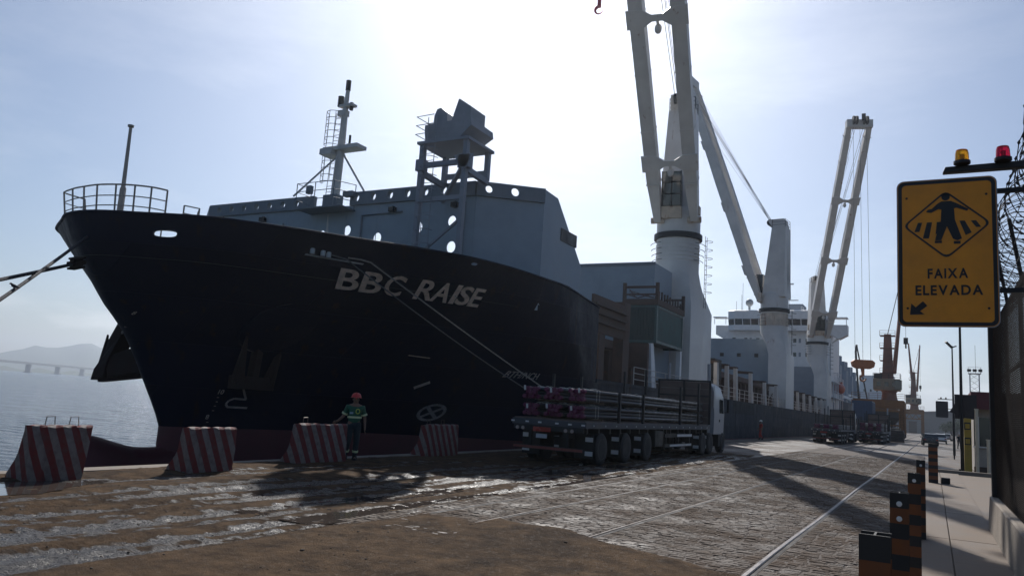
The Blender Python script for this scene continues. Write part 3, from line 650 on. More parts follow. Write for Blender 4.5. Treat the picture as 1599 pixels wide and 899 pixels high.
# starboard anchor hangs lower, its flukes seen past the stem
g = MB(); g.loft([[(-29.3, 19.0, 1.62), (-28.7, 19.1, 1.75), (-28.6, 19.7, 1.75), (-29.2, 19.6, 1.62)], [(-29.25, 19.05, 2.05), (-28.5, 19.1, 2.5), (-28.4, 19.7, 2.5), (-29.1, 19.6, 2.1)], [(-28.9, 19.15, 2.6), (-28.1, 19.2, 3.4), (-28.0, 19.8, 3.4), (-28.75, 19.6, 2.6)], [(-28.75, 19.15, 3.2), (-27.9, 19.1, 4.4), (-27.7, 19.7, 4.4), (-28.6, 19.5, 3.3)]])
g.bar((-29.0, 19.25, 2.1), (-29.02, 19.3, 3.45), .3, .3, .05, .08); g.bar((-29.1, 19.3, 1.8), (-27.6, 20.1, 2.0), .5, .5, .5, .35); g.bar((-28.7, 19.35, 2.15), (-26.8, 20.1, 2.75), .45, .8, .45, 1.2); g.build('anchor', rustdk, ship, bevel=.04)
# mooring recess on the port bulwark with pale rollers
g = MB()
for yy, zz in ((20.5, 6.77), (20.85, 6.75), (21.05, 6.73)):
    g.cyl((CXL+hb(zz, yy)+.06, yy, zz-.1), (CXL+hb(zz, yy)+.06, yy, zz+.1), .09, n=10)
g.pieces('fairlead_roller', M('roller_paint', (.35, .4, .42), .5), ship, smooth=True)
strip([(20.4, 6.64), (22.3, 6.60)], .05, 'fairlead_lip', M('roller_paint', (.35, .4, .42)))
# pulpit rail and jack staff on the stem
def bow_pt(a, r, z): return Vector((-25.75+r*math.sin(a)*1.0, 17.75-r*math.cos(a)*.85, z))
g = MB()
_px = pchip([0, .1, .2, .32, .48, .64, .78, .9, 1], [-28.3, -28.2, -27.55, -26.75, -25.75, -24.75, -24.1, -23.75, -23.6]); _py = pchip([0, .1, .2, .32, .48, .64, .78, .9, 1], [17.1, 16.25, 16.02, 15.88, 15.84, 16.05, 16.4, 16.75, 17.15])
def bow_pt(t, h): return Vector((_px(t)+(-25.75-_px(t))*.06*(1-h/1.1), _py(t)+.12*(1-h/1.1), 7.3+h))
for h, rr in ((.38, .02), (.72, .02), (1.1, .03)): g.tube([bow_pt(k/30, h) for k in range(31)], rr, 6)
for k in range(9): g.cyl(bow_pt(k/8, -.15), bow_pt(k/8, 1.1), .032, n=6)
g.build('pulpit_rail', M('weathered_rail_paint', (.35, .31, .27), .6), ship, smooth=True)
g = MB(); g.tube([(-25.9, 17.0, 6), (-25.9, 17.0, 8.6), (-25.91, 17.0, 8.7), (-25.93, 16.97, 10.95)], [.12, .11, .075, .055], 8); g.cyl((-25.93, 16.97, 10.95), (-25.93, 16.97, 11.02), .11, n=10); g.build('jack_staff', M('weathered_rail_paint', (.35, .31, .27)), ship, smooth=True)
g = MB()
rails(g, [(-23.6, 17.9, 7.2), (-23.4, 18.4, 7.2), (-24.1, 18.9, 7.2)], .85, .03, 3); rails(g, [(-27.4, 18.6, 7.2), (-26.9, 18.8, 7.2), (-26.2, 19, 7.2)], .8, .03, 2)
g.pieces('inner_rail', M('weathered_rail_paint', (.35, .31, .27)), ship)
# breakwater: plate wall with lightening holes and a heavy holed top band, bevelled corners at both ends
YW, ZT, ZB, ZW = 28.35, 11.5, 10.86, 5.95
def hole_plate(p0, p1, z0, z1, hs, th, zr=None):
    """vertical plate from p0 to p1 (plan), holes (s, z, r)"""
    p0, p1 = Vector((*p0, 0)), Vector((*p1, 0)); u = (p1-p0).normalized(); L = (p1-p0).length; zr = zr or (z1, z1)
    vs, fs = holed([(0, z0), (L, z0), (L, zr[1]), (0, zr[0])], [circle(s, z, r, 18, r*1.12) for s, z, r in hs], th); f = frame(p0, u, (0, 0, 1))
    return [f(v) for v in vs], fs
brk = None
# wall
wx0, wx1 = -35.0, -17.8
hs = [(wx1-x, z, .21) for x, z in ()]
g = MB(); hs = [(6.9, 9.6, .2), (9.9, 9.62, .22), (11.8, 9.15, .24), (14.15, 9.55, .24), (16.0, 9.75, .22), (16.05, 8.55, .24), (8.3, 9.5, .18)]
g.add(*hole_plate((wx0, YW), (wx1, YW), ZW, ZB, hs, .05)); brk = g.build('breakwater', grey, ship)
g = MB(); g.add(*hole_plate((wx1, YW), (CXL+10.5, 30.3), ZW, ZB, [], .05)); g.add(*hole_plate((-37.2, 30.0), (wx0, YW), ZW, ZB, [], .05)); g.pieces('breakwater_corner', grey, brk)
vs, fs = holed([(30.28, 6.2), (34.75, 6.2), (34.75, 8.75), (31.7, 11.45), (30.28, 11.5)], [], .06)
for s in (1, -1):
    f = frame((CXL+s*10.5 if s > 0 else -37.2, 0, 0), (0, 1, 0), (0, 0, 1)); g = MB(); g.add([f(v) for v in vs], fs); g.build('breakwater_wing', grey, brk)
g = MB(); g.bb(CXL+10.47, CXL+10.57, 32.2, 34.0, 9.55, 10.15); g.build('vent_grille', dark, brk)
mastgap = (8.05, 9.6)
for (a, b, hh_) in (((wx0, YW-.03), (wx0+7.6, YW-.03), [(.75+.95*k, 11.17, .165) for k in range(8)]), ((wx0+10.0, YW-.03), (wx1, YW-.03), [(.4+1.02*k, 11.2, .175) for k in range(7)]),
                    ((wx1, YW-.03), (CXL+10.53, 30.3), [(.55, 11.2, .17), (1.75, 11.2, .19), (2.95, 11.2, .19)]), ((-37.25, 30.0), (wx0, YW-.03), [(.6, 11.2, .2), (1.7, 11.2, .2), (2.8, 11.2, .2)])):
    g = MB(); g.add(*hole_plate(a, b, ZB-.02, ZT, [h for h in hh_ if h[0] < (Vector(b)-Vector(a)).length-.3], .26)); g.build('breakwater_band', grey2, brk)
g = MB()
for k in range(9):
    x = wx0+.4+k*2.05; g.prism([(0, 5.95), (1.3, 5.95), (.05, 10.7), (0, 10.7)], (x, YW+.03, 0), (0, 1, 0), (0, 0, 1), .04)
g.pieces('wall_bracket', grey, brk)
g = MB()
for k in range(1, 9): x = wx0+k*1.95; g.bb(x-.02, x+.02, YW-.034, YW-.024, ZW, ZB-.03)
g.bb(wx0+.1, wx1-.1, YW-.036, YW-.025, 8.9, 8.93)
g.pieces('weld_seam', grey, brk)
g = MB(); g.tube([(wx0+10.8, YW-.09, 6), (wx0+10.8, YW-.09, 10.3), (wx0+13.2, YW-.09, 10.35)], .045, 6); g.tube([(wx1-.5, YW-.08, 6), (wx1-.5, YW-.08, 10.6)], .03, 6); g.tube([(wx0+5.6, YW-.08, 6), (wx0+5.6, YW-.08, 10.2)], .04, 6); g.pieces('wall_pipe', grey2, brk)
for x in (wx0+4.2, wx0+12.7, wx1-1.0):
    g = MB(); g.box((x, YW-.2, 10.45), (.32, .22, .22)); g.bar((x, YW-.03, 10.6), (x, YW-.2, 10.6), .05, .05); g.build('deck_lamp', dark, brk)
# foremast with ladder, cages, lamps and stays
mastm = M('mast_paint', (.5, .49, .48), .55, rust=(.3, .2, .14), ra=.1, streak=True)
g = MB(); mx_ = -26.4
g.tube([(mx_, 28.5, 5.95), (mx_, 28.6, 10.5)], .28, 10)
g.tube([(mx_, 28.6, 10.5), (mx_, 28.72, 14.1), (mx_, 28.8, 17.2)], [.25, .2, .10], 10)
mast = g.build('foremast', mastm, ship, smooth=True)
g = MB(); g.box((mx_+.25, 28.7, 14.0), (2.3, .7, .18)); g.box((mx_-.6, 28.7, 13.85), (.8, .9, .3)); g.box((mx_+.9, 28.7, 14.1), (.7, .5, .12)); g.box((mx_+.1, 28.8, 16.35), (.9, .4, .12)); g.box((mx_-.1, 28.75, 15.95), (.5, .35, .3)); g.pieces('mast_platform', mastm, mast)
g = MB(); g.cyl((mx_, 28.8, 17.2), (mx_, 28.8, 17.75), .13, n=8); g.cyl((mx_-.35, 28.75, 16.35), (mx_-.35, 28.75, 16.9), .16, n=8); g.cyl((mx_+.35, 28.8, 16.1), (mx_+.35, 28.8, 16.5), .1, n=8); g.cyl((mx_+.55, 28.7, 14.1), (mx_+.55, 28.7, 14.7), .06, n=6); g.pieces('mast_lamp', dark, mast)
g = MB(); ladder(g, (mx_-.42, 28.4, 6), (mx_-.30, 28.7, 16), .42, .3); lad = g.build('mast_ladder', mastm, mast)
g = MB()
for z0, z1, n in ((14.15, 15.9, 6), (12.2, 13.6, 5)):
    for k in range(n):
        z = z0+(z1-z0)*k/(n-1); g.tube([(mx_-.36+.42*math.cos(a), 28.45+.0-.42*math.sin(a), z) for a in [math.pi*q/8 for q in range(9)]][::1], .018, 4); 
    for a in (0, .25, .5, .75, 1): g.cyl((mx_-.36+.42*math.cos(math.pi*a), 28.45-.42*math.sin(math.pi*a), z0), (mx_-.36+.42*math.cos(math.pi*a), 28.45-.42*math.sin(math.pi*a), z1), .015, n=4)
g.build('ladder_cage', mastm, mast)
g = MB(); g.cyl((mx_-.1, 28.7, 13.7), (mx_-1.6, 27.4, 11.3), .05, n=6); g.cyl((mx_+.1, 28.7, 13.9), (mx_+1.9, 28.9, 11.4), .06, n=6); g.pieces('mast_stay', mastm, mast)
g = MB(); g.bb(mx_-1.2, mx_+1.7, 27.2, 28.3, 10.55, 10.62); rails(g, [(mx_-1.2, 28.2, 10.6), (mx_-1.2, 27.2, 10.6), (mx_, 27.2, 10.6), (mx_+1.2, 27.2, 10.6), (mx_+1.7, 28.2, 10.6)], 1.25, .025, 3)
g.box((mx_+.2, 28.3, 11.05), (.9, .5, .8)); g.box((mx_-.55, 27.4, 11.55), (.3, .2, .4)); g.box((mx_+1.5, 28.0, 11.35), (.6, .3, .25)); g.build('mast_house', grey2, mast)
g = MB(); g.cyl((-31.5, 26.0, 6), (-31.2, 26.0, 10.1), .02, n=4); g.build('whip_aerial', dark, ship)
# vent tower: four-legged frame carrying a hopper with two upright horns
tw = M('tower_paint', (.22, .245, .285), .55, var=.15, rust=(.2, .1, .07), ra=.08, streak=True)
xl, xr_, yf, yr, zp = -19.45, -17.2, 26.3, 28.1, 12.68
g = MB()
for x in (xl, xr_): g.bar((x, yf, 5.95), (x, yf, zp), .2, .22, side=(1, 0, 0))
tower = g.build('vent_tower', tw, ship)
g = MB()
for x in (xl, xr_): g.bar((x, yr, 11.4), (x, yr, zp), .2, .22, side=(1, 0, 0))
for x in (xl, xr_): g.bar((x, yf, 11.45), (x, yr, 11.35), .2, .24)
g.bar((xl, yf, 11.75), (xr_, yf, 11.75), .18, .22); g.bar((xl, yr, 11.75), (xr_, yr, 11.75), .18, .22); g.bar((xl, yr, 10.6), (xr_, yf, 11.75), .16, .16); g.bar((xl, yf, 10.2), (xr_, yf, 10.2), .15, .2); g.bar((xl, yf, 7.6), (xr_, yf, 9.3), .1, .1)
g.prism([(-.5, 0), (.5, 0), (0, -.7)], (xr_, yf-.12, 12.0), (1, 0, 0), (0, 0, 1), .05); g.box((xr_, yf, 11.75), (.55, .34, .6)); g.box((xl, yf, 11.75), (.42, .34, .5))
g.pieces('tower_brace', tw, tower)
g = MB(); g.bb(xl-.2, xr_+.2, yf-.2, yr+.2, zp, zp+.12); g.build('tower_platform', tw, tower)
g = MB(); z0, z1 = zp+.13, 13.6
lo_ = [(xl+.05, yf+.05, z0), (xr_-.5, yf+.05, z0), (xr_-.5, yr-.1, z0), (xl+.05, yr-.1, z0)]; hi_ = [(xl, yf, z1-.25), (xr_+.15, yf, z1-.25), (xr_+.15, yr+.1, z1-.25), (xl, yr+.1, z1-.25)]; h2 = [(xl, yf, z1), (xr_+.1, yf, z1+.1), (xr_+.1, yr+.1, z1+.05), (xl, yr+.1, z1)]
g.loft([lo_, hi_, h2]); hop = g.build('hopper', tw, tower)
g = MB(); g.prism([(0, 0), (.72, 0), (.68, .52), (.34, .78), (.14, .74), (.02, .45)], (xl+.4, yf+.05, 13.55), (1, 0, 0), (0, 0, 1), -1.1); g.build('horn', tw, hop)
g = MB(); g.prism([(-.18, 0), (.8, 0), (.8, .6), (.22, 1.0), (.14, 1.02)], (xr_-.75, yf+.05, 13.6), (1, 0, 0), (0, 0, 1), -1.2); g.build('horn', tw, hop)
g = MB(); ladder(g, (xl+.55, yf-.1, 5.95), (xl+.45, yf-.1, 13.9), .42, .32); 
for z in (13.1, 13.5, 13.9): g.tube([(xl-.2, yr, z), (xl-.25, yf-.3, z), (xl+.7, yf-.35, z)], .02, 4)
for z in (11.2, 11.6, 12.0, 12.4, 7, 7.6, 8.2, 8.8, 9.4, 10.0, 10.6): g.tube([(xl+.5+.4*math.cos(math.pi*(1+q/6)), yf-.1+.45*math.sin(math.pi*(1+q/6)), z) for q in range(7)], .018, 4)
g.build('tower_ladder', tw, tower)

# wells, coamings, hatch covers, transverse walls
g = MB(); g.bb(CXL-HBM+.1, CXL+HBM-.1, YA, 165, 3.2, 3.28); g.build('main_deck', M('red_brown_deck', (.12, .06, .045), .85, var=.3), ship)
g = MB(); g.bb(CXL-8.8, CXL+9.3, 50, 54, 3.28, 11.95); w1 = g.build('crane_house', grey, ship)
g = MB(); g.bb(CXL-8.85, CXL+9.35, 49.9, 50.02, 11.8, 12.0); g.build('coping', grey2, w1)
g = MB(); g.bb(CXL-8.8, CXL+8.4, 100, 104, 3.28, 11.85); w2 = g.build('crane_house', grey, ship)
for k in range(7):
    x = CXL-6.5+k*2.15; g = MB(); g.bb(x-.24, x+.24, 99.96, 100.04, 9.55, 10.0); g.build('vent_opening', dark, w2)
g = MB(); g.bb(CXL-8.8, CXL+8.4, 143.5, 146, 3.28, 11.5); w3 = g.build('crane_house', fog, ship)
for yy0, yy1 in ((54.1, 99.8), (104.1, 143.4), (YA+1.2, 49.7)):
    g = MB(); g.bb(CXL-8.6, CXL+8.6, yy0, yy1, 3.28, 5.4); co = g.build('hatch_coaming', rusty, ship)
    n = int((yy1-yy0)/2.2); g = MB()
    for k in range(n): g.bb(CXL+8.6, CXL+8.95, yy0+k*2.2+1, yy0+k*2.2+1.12, 3.28, 5.3)
    g.pieces('coaming_stay', brown, co)
    n = max(1, int((yy1-yy0)/6.5))
    for k in range(n):
        a = yy0+(yy1-yy0)*k/n; b = yy0+(yy1-yy0)*(k+1)/n; g = MB(); g.bb(CXL-8.9, CXL+8.9, a+.06, b-.06, 5.42, 5.95); g.build('hatch_cover', rusty, co, bevel=.03)
# rusty wing plates between the forecastle and the well
g = MB(); g.bb(-15.45, -15.3, YA+.02, 41.2, 5.75, 7.68); wp = g.build('wing_plate', rusty, ship)
g = MB()
for z in (6.3, 6.75, 7.2): g.bb(-15.3, -15.12, YA+.02, 41.2, z-.07, z+.07)
g.pieces('stiffener', brown, wp)
g = MB(); g.bb(-15.9, -15.3, 41.0, 42.0, 3.28, 7.9); g.bb(-17.9, -15.4, 45.6, 45.9, 3.28, 6.0); g.bb(-15.8, -15.2, 37.2, 38, 3.28, 5.7); g.pieces('well_frame', rusty, ship)
# container stools (tapered white legs) and stanchions along the side
g = MB(); g.bar((-15.5, 46.9, 3.3), (-15.6, 46.6, 6.1), .9, .35, .5, .3, side=(0, 1, 0)); g.build('container_stool', white, ship)
g = MB(); g.bar((-15.4, 52.3, 3.3), (-15.4, 52.3, 6.1), .5, .3, .3, .3, side=(0, 1, 0)); g.build('container_stool', white, ship)
stm = M('stanchion_paint', (.50, .46, .42), .6, var=.2, rust=RUST, ra=.2, streak=True, rs=1)
for k, yy in enumerate((62.5, 66.2, 69.5, 76.0, 83.0, 89.8, 105.5, 111, 117, 123.5, 130, 134.6)):
    g = MB(); hgt = (2.9 if yy < 80 else 2.4); g.bar((-15.25, yy, 3.26), (-15.32, yy, 3.26+hgt), .75, .3, .45, .28, side=(0, 1, 0)); st = g.build('stanchion', stm, ship)
    g = MB(); g.bar((-15.32, yy, 3.26+hgt), (-16.6, yy, 3.3+hgt), .2, .25); g.box((-15.35, yy, 3.3+hgt), (.4, .6, .12)); g.build('stanchion_head', brown, st)
g = MB(); pts = [(-15.12, YA+6+k*2.0, 3.28) for k in range(60)]; rails(g, pts, 1.05, .03, 3); g.build('deck_rail', stm, ship)
random.seed(3)
g = MB()
for k in range(60):
    yy = random.uniform(43, 136); x = random.uniform(-17.2, -15.7); d = random.choice(((.3, .5, .8), (.5, .4, 1.1), (.25, .9, .5), (.6, .6, .6)))
    g.box((x, yy, 3.28+d[2]/2), d, random.uniform(-.2, .2))
    if k % 3 == 0: g.tube([(x, yy-1, 4+random.random()), (x, yy+1, 4+random.random())], .06, 6)
g.pieces('deck_fitting', brown, ship)
g = MB(); g.box((-16.2, 64, 5.7), (1.4, 2.2, 1.6)); g.bar((-16.2, 64, 3.3), (-16.2, 64, 5), .5, .5); g.build('winch_house', dark, ship)

# ------------------------------------------------------------------ the ship's three cranes
def crane(Y0, tip, hook, cab_side, tag_, hookmat, ladder_side=1, hook_size=1.):
    ax, ringz, rr = -17.0, 15.0, 1.62
    g = MB(); n = 28; rings = []
    def rect(z, x0=-17.15, x1=-15.1, y0=Y0-2.6, y1=Y0+3.3):
        out = []
        for k in range(n):
            a = 2*math.pi*(k+.5)/n; c, s = math.cos(a), math.sin(a); q = max(abs(c), abs(s)); out.append(((x0+x1)/2+(x1-x0)/2*c/q, (y0+y1)/2+(y1-y0)/2*s/q, z))
        return out
    def circ(z, r): return [(ax+r*math.cos(2*math.pi*(k+.5)/n), Y0+r*math.sin(2*math.pi*(k+.5)/n), z) for k in range(n)]
    g.loft([rect(3.2), rect(9.6), circ(12.4, rr), circ(14.9, rr)])
    ped = g.build('deck_crane', cream, ship, smooth=True); tag(ped, tag_)
    g = MB()
    for k in range(5): g.lathe((ax, Y0, 13.2+k*.3), [(rr, 0), (rr+.035, .01), (rr+.035, .05), (rr, .06)], 28)
    g.build('pedestal_hoop', creamr if Y0 > 80 and Y0 < 120 else cream, ped)
    if 80 < Y0 < 120:
        g = MB(); g.lathe((ax, Y0, 13.2), [(rr+.02, 0), (rr+.02, 1.5)], 28); g.build('rust_collar', creamr, ped, smooth=True)
    g = MB()
    for s in (-1, 1):
        for k in range(4):
            pl = [(ax+(rr+.28+.05*k)*math.cos(a), Y0+(rr+.28+.05*k)*math.sin(a), 13.2+k*.42) for a in [R(200 if s < 0 else -35)+R(10)*q for q in range(6)]]
            g.tube(pl, .025, 4)
    g.pieces('pedestal_rail', dark, ped)
    g = MB(); lx = ax+rr+.35
    ladder(g, (lx, Y0+.8, 9.8), (lx, Y0+.8, 15.3), .5, .35, (0, 1, 0)); 
    for k in range(7): g.tube([(lx+.05+.45*math.sin(math.pi*q/6), Y0+.8-.42*math.cos(math.pi*q/6), 11+k*.65) for q in range(7)], .02, 4)
    g.build('pedestal_ladder', dark, ped)
    g = MB(); g.lathe((ax, Y0, ringz-.12), [(rr, 0), (rr+.2, .02), (rr+.2, .42), (rr, .44)], 32); g.build('slewing_ring', dark, ped, smooth=True)
    tip = Vector(tip); hd = Vector((tip.x-ax, tip.y-Y0, 0)).normalized(); sd = Vector((-hd.y, hd.x, 0)); ctr = Vector((ax, Y0, 0))
    piv = ctr+hd*1.35+Vector((0, 0, 16.2))
    # tower
    def sec(z, w, d, off): return [tuple(ctr+hd*(off+a*d/2)+sd*(b*w/2)+Vector((0, 0, z))) for a, b in ((-1, -1), (1, -1), (1, 1), (-1, 1))]
    g = MB(); g.lathe((ax, Y0, ringz+.33), [(rr+.02, 0), (rr+.02, 1.6), (rr-.12, 1.9)], 28)
    tw_ = g.build('crane_turret', cream, ped, smooth=True)
    g = MB(); g.loft([sec(16.7, 2.75, 2.7, -.25), sec(19, 2.55, 2.4, -.35), sec(25.2, 2.1, 1.7, -.7), sec(25.4, 2.1, 1.7, -.7)]); g.build('crane_tower', cream, ped)
    g = MB(); g.loft([sec(25.4, 1.9, 1.5, -.7), sec(26.3, 1.7, 1.9, -.3), sec(26.5, 1.7, 1.9, -.3)]); g.build('tower_head', cream, ped)
    g = MB(); P = [ctr+hd*a+sd*b+Vector((0, 0, 25.42)) for a, b in ((-1.5, -1), (.1, -1), (.1, 1), (-1.5, 1), (-1.5, -1))]; rails(g, [tuple(p) for p in P], 1.0, .03, 3); g.build('tower_rail', dark, ped)
    g = MB()
    for b in (-.5, 0, .5):
        c = ctr+hd*.5+sd*b+Vector((0, 0, 26.2)); g.cyl(c-sd*.1, c+sd*.1, .42, n=14)
    g.pieces('tower_sheave', dark, ped)
    # cab between the boom feet
    cc = ctr+hd*1.75+sd*cab_side+Vector((0, 0, 18.3))
    def cbx(z, w, d, off=0.): return [tuple(cc+hd*(off+a*d/2)+sd*(b*w/2)+Vector((0, 0, z))) for a, b in ((-1, -1), (1, -1), (1, 1), (-1, 1))]
    g = MB(); g.loft([cbx(-1.2, 1.35, .9), cbx(1.35, 1.35, 1.2, .1)]); g.build('crane_cab', glass, ped)
    g = MB(); 
    for b in (-.7, 0, .7):
        g.bar(cc+hd*.52+sd*b+Vector((0, 0, -1.25)), cc+hd*.76+sd*b+Vector((0, 0, 1.4)), .07, .07)
    for z in (-1.2, -.3, .6, 1.35): g.bar(cc+hd*(.62+.06*z)-sd*.7+Vector((0, 0, z)), cc+hd*(.62+.06*z)+sd*.7+Vector((0, 0, z)), .06, .06)
    g.build('cab_frame', dark, ped)
    g = MB(); g.loft([cbx(-2.0, 1.4, .5, -.2), cbx(-1.22, 1.45, 1.0)]); g.build('cab_support', creamr, ped)
    # boom: two box legs, bow-tie plates, head with sheaves
    d = (tip-piv); L = d.length; d.normalize(); nrm = sd.cross(d).normalized(); gap = 1.36
    for s in (-1, 1):
        g = MB(); a = piv+sd*s*gap
        q = lambda t, off=0.: a+d*(t*L)+nrm*off
        rr_ = []
        for t, w, h in ((0, .5, .5), (.09, .92, .95), (.5, .95, 1.15), (.9, .85, .95), (1.0, .7, .8)):
            c = q(t); rr_.append([tuple(c+sd*i*w/2+nrm*j*h/2) for i, j in ((-1, -1), (1, -1), (1, 1), (-1, 1))])
        g.loft(rr_); g.build('boom_leg', cream, ped)
    for t in (.13, .40, .68):
        g = MB(); c = piv+d*(t*L)+nrm*(.5)
        pl = [(-2.0, -.62), (-.95, -.6), (-.35, -.22), (.35, -.22), (.95, -.6), (2.0, -.62), (2.0, .62), (.95, .58), (.35, .2), (-.35, .2), (-.95, .58), (-2.0, .62)]
        g.prism(pl, c, sd, d, .14); g.build('boom_tie', cream, ped)
        g = MB(); e = piv+d*(t*L-.75)+nrm*.45; g.ball(tuple(e), .25, 6, (1, 1, 1.4)); g.cyl(e, e+d*.5, .1, n=6); g.build('wire_guide', cream, ped)
    g = MB(); c = piv+d*L
    g.bar(c-sd*1.75, c+sd*1.75, 1.1, 1.1); g.build('boom_head', cream, ped)
    g = MB()
    for b in (-.9, -.5, .5, .9):
        e = c+d*.7+nrm*.3+sd*b; g.cyl(e-sd*.13, e+sd*.13, .62, n=16)
    g.box(tuple(c+d*1.2+nrm*.4+sd*.35), (.5, .5, .9)); g.pieces('boom_sheave', dark, ped)
    g = MB(); a = piv+sd*gap+nrm*-.62
    ladder(g, a+d*3.5, a+d*(L*.95), .5, .5, sd, .025); g.build('boom_ladder', cream, ped)
    g = MB()
    for k in range(9):
        for s in (-1, 1):
            c_ = piv+sd*s*gap+d*(3.2+k*(L-5)/8); w_ = .94; g.bar(c_-d*.04, c_+d*.04, w_+.06, 1.08)
    g.pieces('boom_collar', cream, ped)
    g = MB()
    for k in range(3):
        o_ = ctr-hd*(1.55-.0*k)+sd*(-.7+.35*k); g.cyl(o_+Vector((0, 0, 16.8)), o_+hd*.05+Vector((0, 0, 25)), .045, n=5)
    g.pieces('tower_conduit', dark, ped)
    g = MB(); o_ = ctr+hd*1.2-sd*1.5+Vector((0, 0, 17.6)); g.box(tuple(o_), (.5, .5, .9)); g.box(tuple(ctr+hd*1.3+sd*1.55+Vector((0, 0, 16.9))), (.4, .5, .6)); g.pieces('junction_box', creamr, ped)
    g = MB(); 
    for s in (-1, 1): g.cyl(piv+sd*(s*gap-.5), piv+sd*(s*gap+.5), .24, n=14)
    g.pieces('boom_pin', creamr, ped)
    # luffing and hoist wires
    hd_top = ctr+hd*.5+Vector((0, 0, 26.4)); g = MB()
    for b in (-.55, -.35, .35, .55): g.cyl(hd_top+sd*b, c+sd*b*1.5+nrm*.5, .028, n=4)
    for b, tt in ((-.3, .93), (.3, .93), (-.2, .86), (.2, .80), (0., .72)): g.cyl(hd_top+sd*b+Vector((0, 0, -.25)), piv+d*(L*tt)+sd*b*2-nrm*.5, .02, n=4)
    g.pieces('luffing_wire', wire, ped)
    if hook:
        hk = Vector(hook); g = MB()
        for b in (-.9, 0., .9): g.cyl(c+d*.6+sd*b, hk+sd*b*.9*hook_size+Vector((0, 0, .5)), .03, n=4)
        g.pieces('hoist_wire', wire, ped)
        g = MB(); z = hook_size
        g.loft([[tuple(hk+sd*a*w*z+hd*b*.35*z+Vector((0, 0, h*z))) for a, b in ((-1, -1), (1, -1), (1, 1), (-1, 1))] for w, h in ((.7, -.5), (1.1, -.3), (1.2, .2), (.9, .45))]); g.build('hook_block', hookmat, ped, bevel=.08)
        g = MB(); g.cyl(hk-Vector((0, 0, .5*z)), hk-Vector((0, 0, 1.3*z)), .16*z, n=8); g.tube([tuple(hk+sd*(.3*math.sin(a)*z)+Vector((0, 0, (-1.55+.3*math.cos(a))*z))) for a in [R(-20-q*25) for q in range(11)]], [.13*z-.007*q for q in range(11)], 6); g.build('crane_hook', hookmat, ped, smooth=True)
    return ped
hookred = M('hook_red_paint', (.5, .06, .09), .5); hookor = M('hook_orange_paint', (.4, .14, .05), .6, rust=RUST, ra=.3)
crane(56.5, (-13.3, 30.0, 44.2), (-13.05, 30.0, 20.55), -.25, 'nearest cream deck crane with its twin-leg boom luffed high over the quay', hookred, hook_size=.6)
crane(97.7, (-28.9, 99.3, 47.2), None, 0., 'middle cream deck crane with rusted collar and boom raised inboard over the hold', hookor)
crane(138.1, (-8.75, 115, 44.4), (-8.3, 115, 10.2), 0., 'farthest cream deck crane with boom swung over the quay and orange hook block', hookor, hook_size=1.25)

# ------------------------------------------------------------------ superstructure aft
g = MB(); g.bb(CXL-9.6, CXL+9.6, 152, 166, 3.28, 18.6); sup = g.build('deckhouse', white, ship)
g = MB(); g.bb(CXL-9.65, CXL-2, 151.9, 152.02, 3.3, 12); g.build('stair_panel', fog, sup)
for z in (6.2, 8.9, 11.6, 14.3, 16.9):
    for k in range(8):
        x = CXL-8+k*2.25; w = .28 if k % 2 else .32
        g = MB(); g.bb(x-w, x+w, 151.95, 152.05, z-.38, z+.38); wi = g.build('cabin_window', glass, sup)
        if k % 2: 
            g = MB(); g.bb(x+.7, x+1.1, 151.97, 152.03, z-.4, z+.4); g.build('vent_panel', fog, wi)
g = MB(); fr = [(CXL-9.0, 151.2), (CXL-7.6, 150.2), (CXL+7.6, 150.2), (CXL+9.0, 151.2), (CXL+9.0, 158), (CXL-9.0, 158)]
g.loft([[(x, y, 18.6) for x, y in fr], [(x, y, 19.6) for x, y in fr]]); g.build('bridge_front', white, sup)
g = MB(); g.loft([[(x, y+.35, 19.6) for x, y in fr], [(x, y-.1, 20.75) for x, y in fr]]); g.build('bridge_glazing', glass, sup)
for k in range(11):
    x = CXL-7.6+k*1.52; g = MB(); g.bar((x, 150.5, 19.6), (x, 150.04, 20.78), .16, .1); g.build('window_mullion', white, sup)
g = MB(); g.loft([[(x, y-.2, 20.76) for x, y in fr], [(x, y-.2, 22.3) for x, y in fr], [(x*.98+CXL*.02, y+.3, 22.5) for x, y in fr]]); g.build('bridge_roof', white, sup)
for s in (-1, 1):
    g = MB(); e = CXL+s*12.3; i_ = CXL+s*8.9; pl = [(0, 18.5), (2.0, 17.4), (3.4, 18.2), (3.4, 20.0), (0, 20.0)]
    g.prism([(a*1.0, b) for a, b in pl], (i_, 155, 0), (s, 0, 0), (0, 0, 1), 2.6*(1 if s < 0 else 1)); wg = g.build('bridge_wing', white, sup)
    g = MB(); g.bb(min(e, e-s*2.6), max(e, e-s*2.6), 152.5, 155, 21.3, 21.45); g.cyl((e-s*.2, 153, 20), (e-s*.2, 153, 21.3), .06, n=5); g.cyl((e-s*2.4, 153, 20), (e-s*2.4, 153, 21.3), .06, n=5); g.build('wing_canopy', white, wg)
    g = MB(); g.bar((i_, 154, 16.2), (i_+s*2.2, 154, 18), .2, .25); g.build('wing_strut', white, wg)
g = MB(); g.tube([(CXL+1.2, 155, 22.4), (CXL+1.2, 155, 28)], [.45, .25], 8); g.box((CXL+1.2, 155, 25), (4.4, .5, .15)); g.box((CXL+1.2, 155, 28.2), (2.6, .35, .25)); g.box((CXL+1.2, 155, 26.8), (1.2, 1, .12)); rails(g, [(CXL-2, 153, 22.5), (CXL+1, 153, 22.5), (CXL+4.2, 153, 22.5), (CXL+4.2, 156, 22.5)], 1.1, .05, 3); g.build('radar_mast', white, sup)
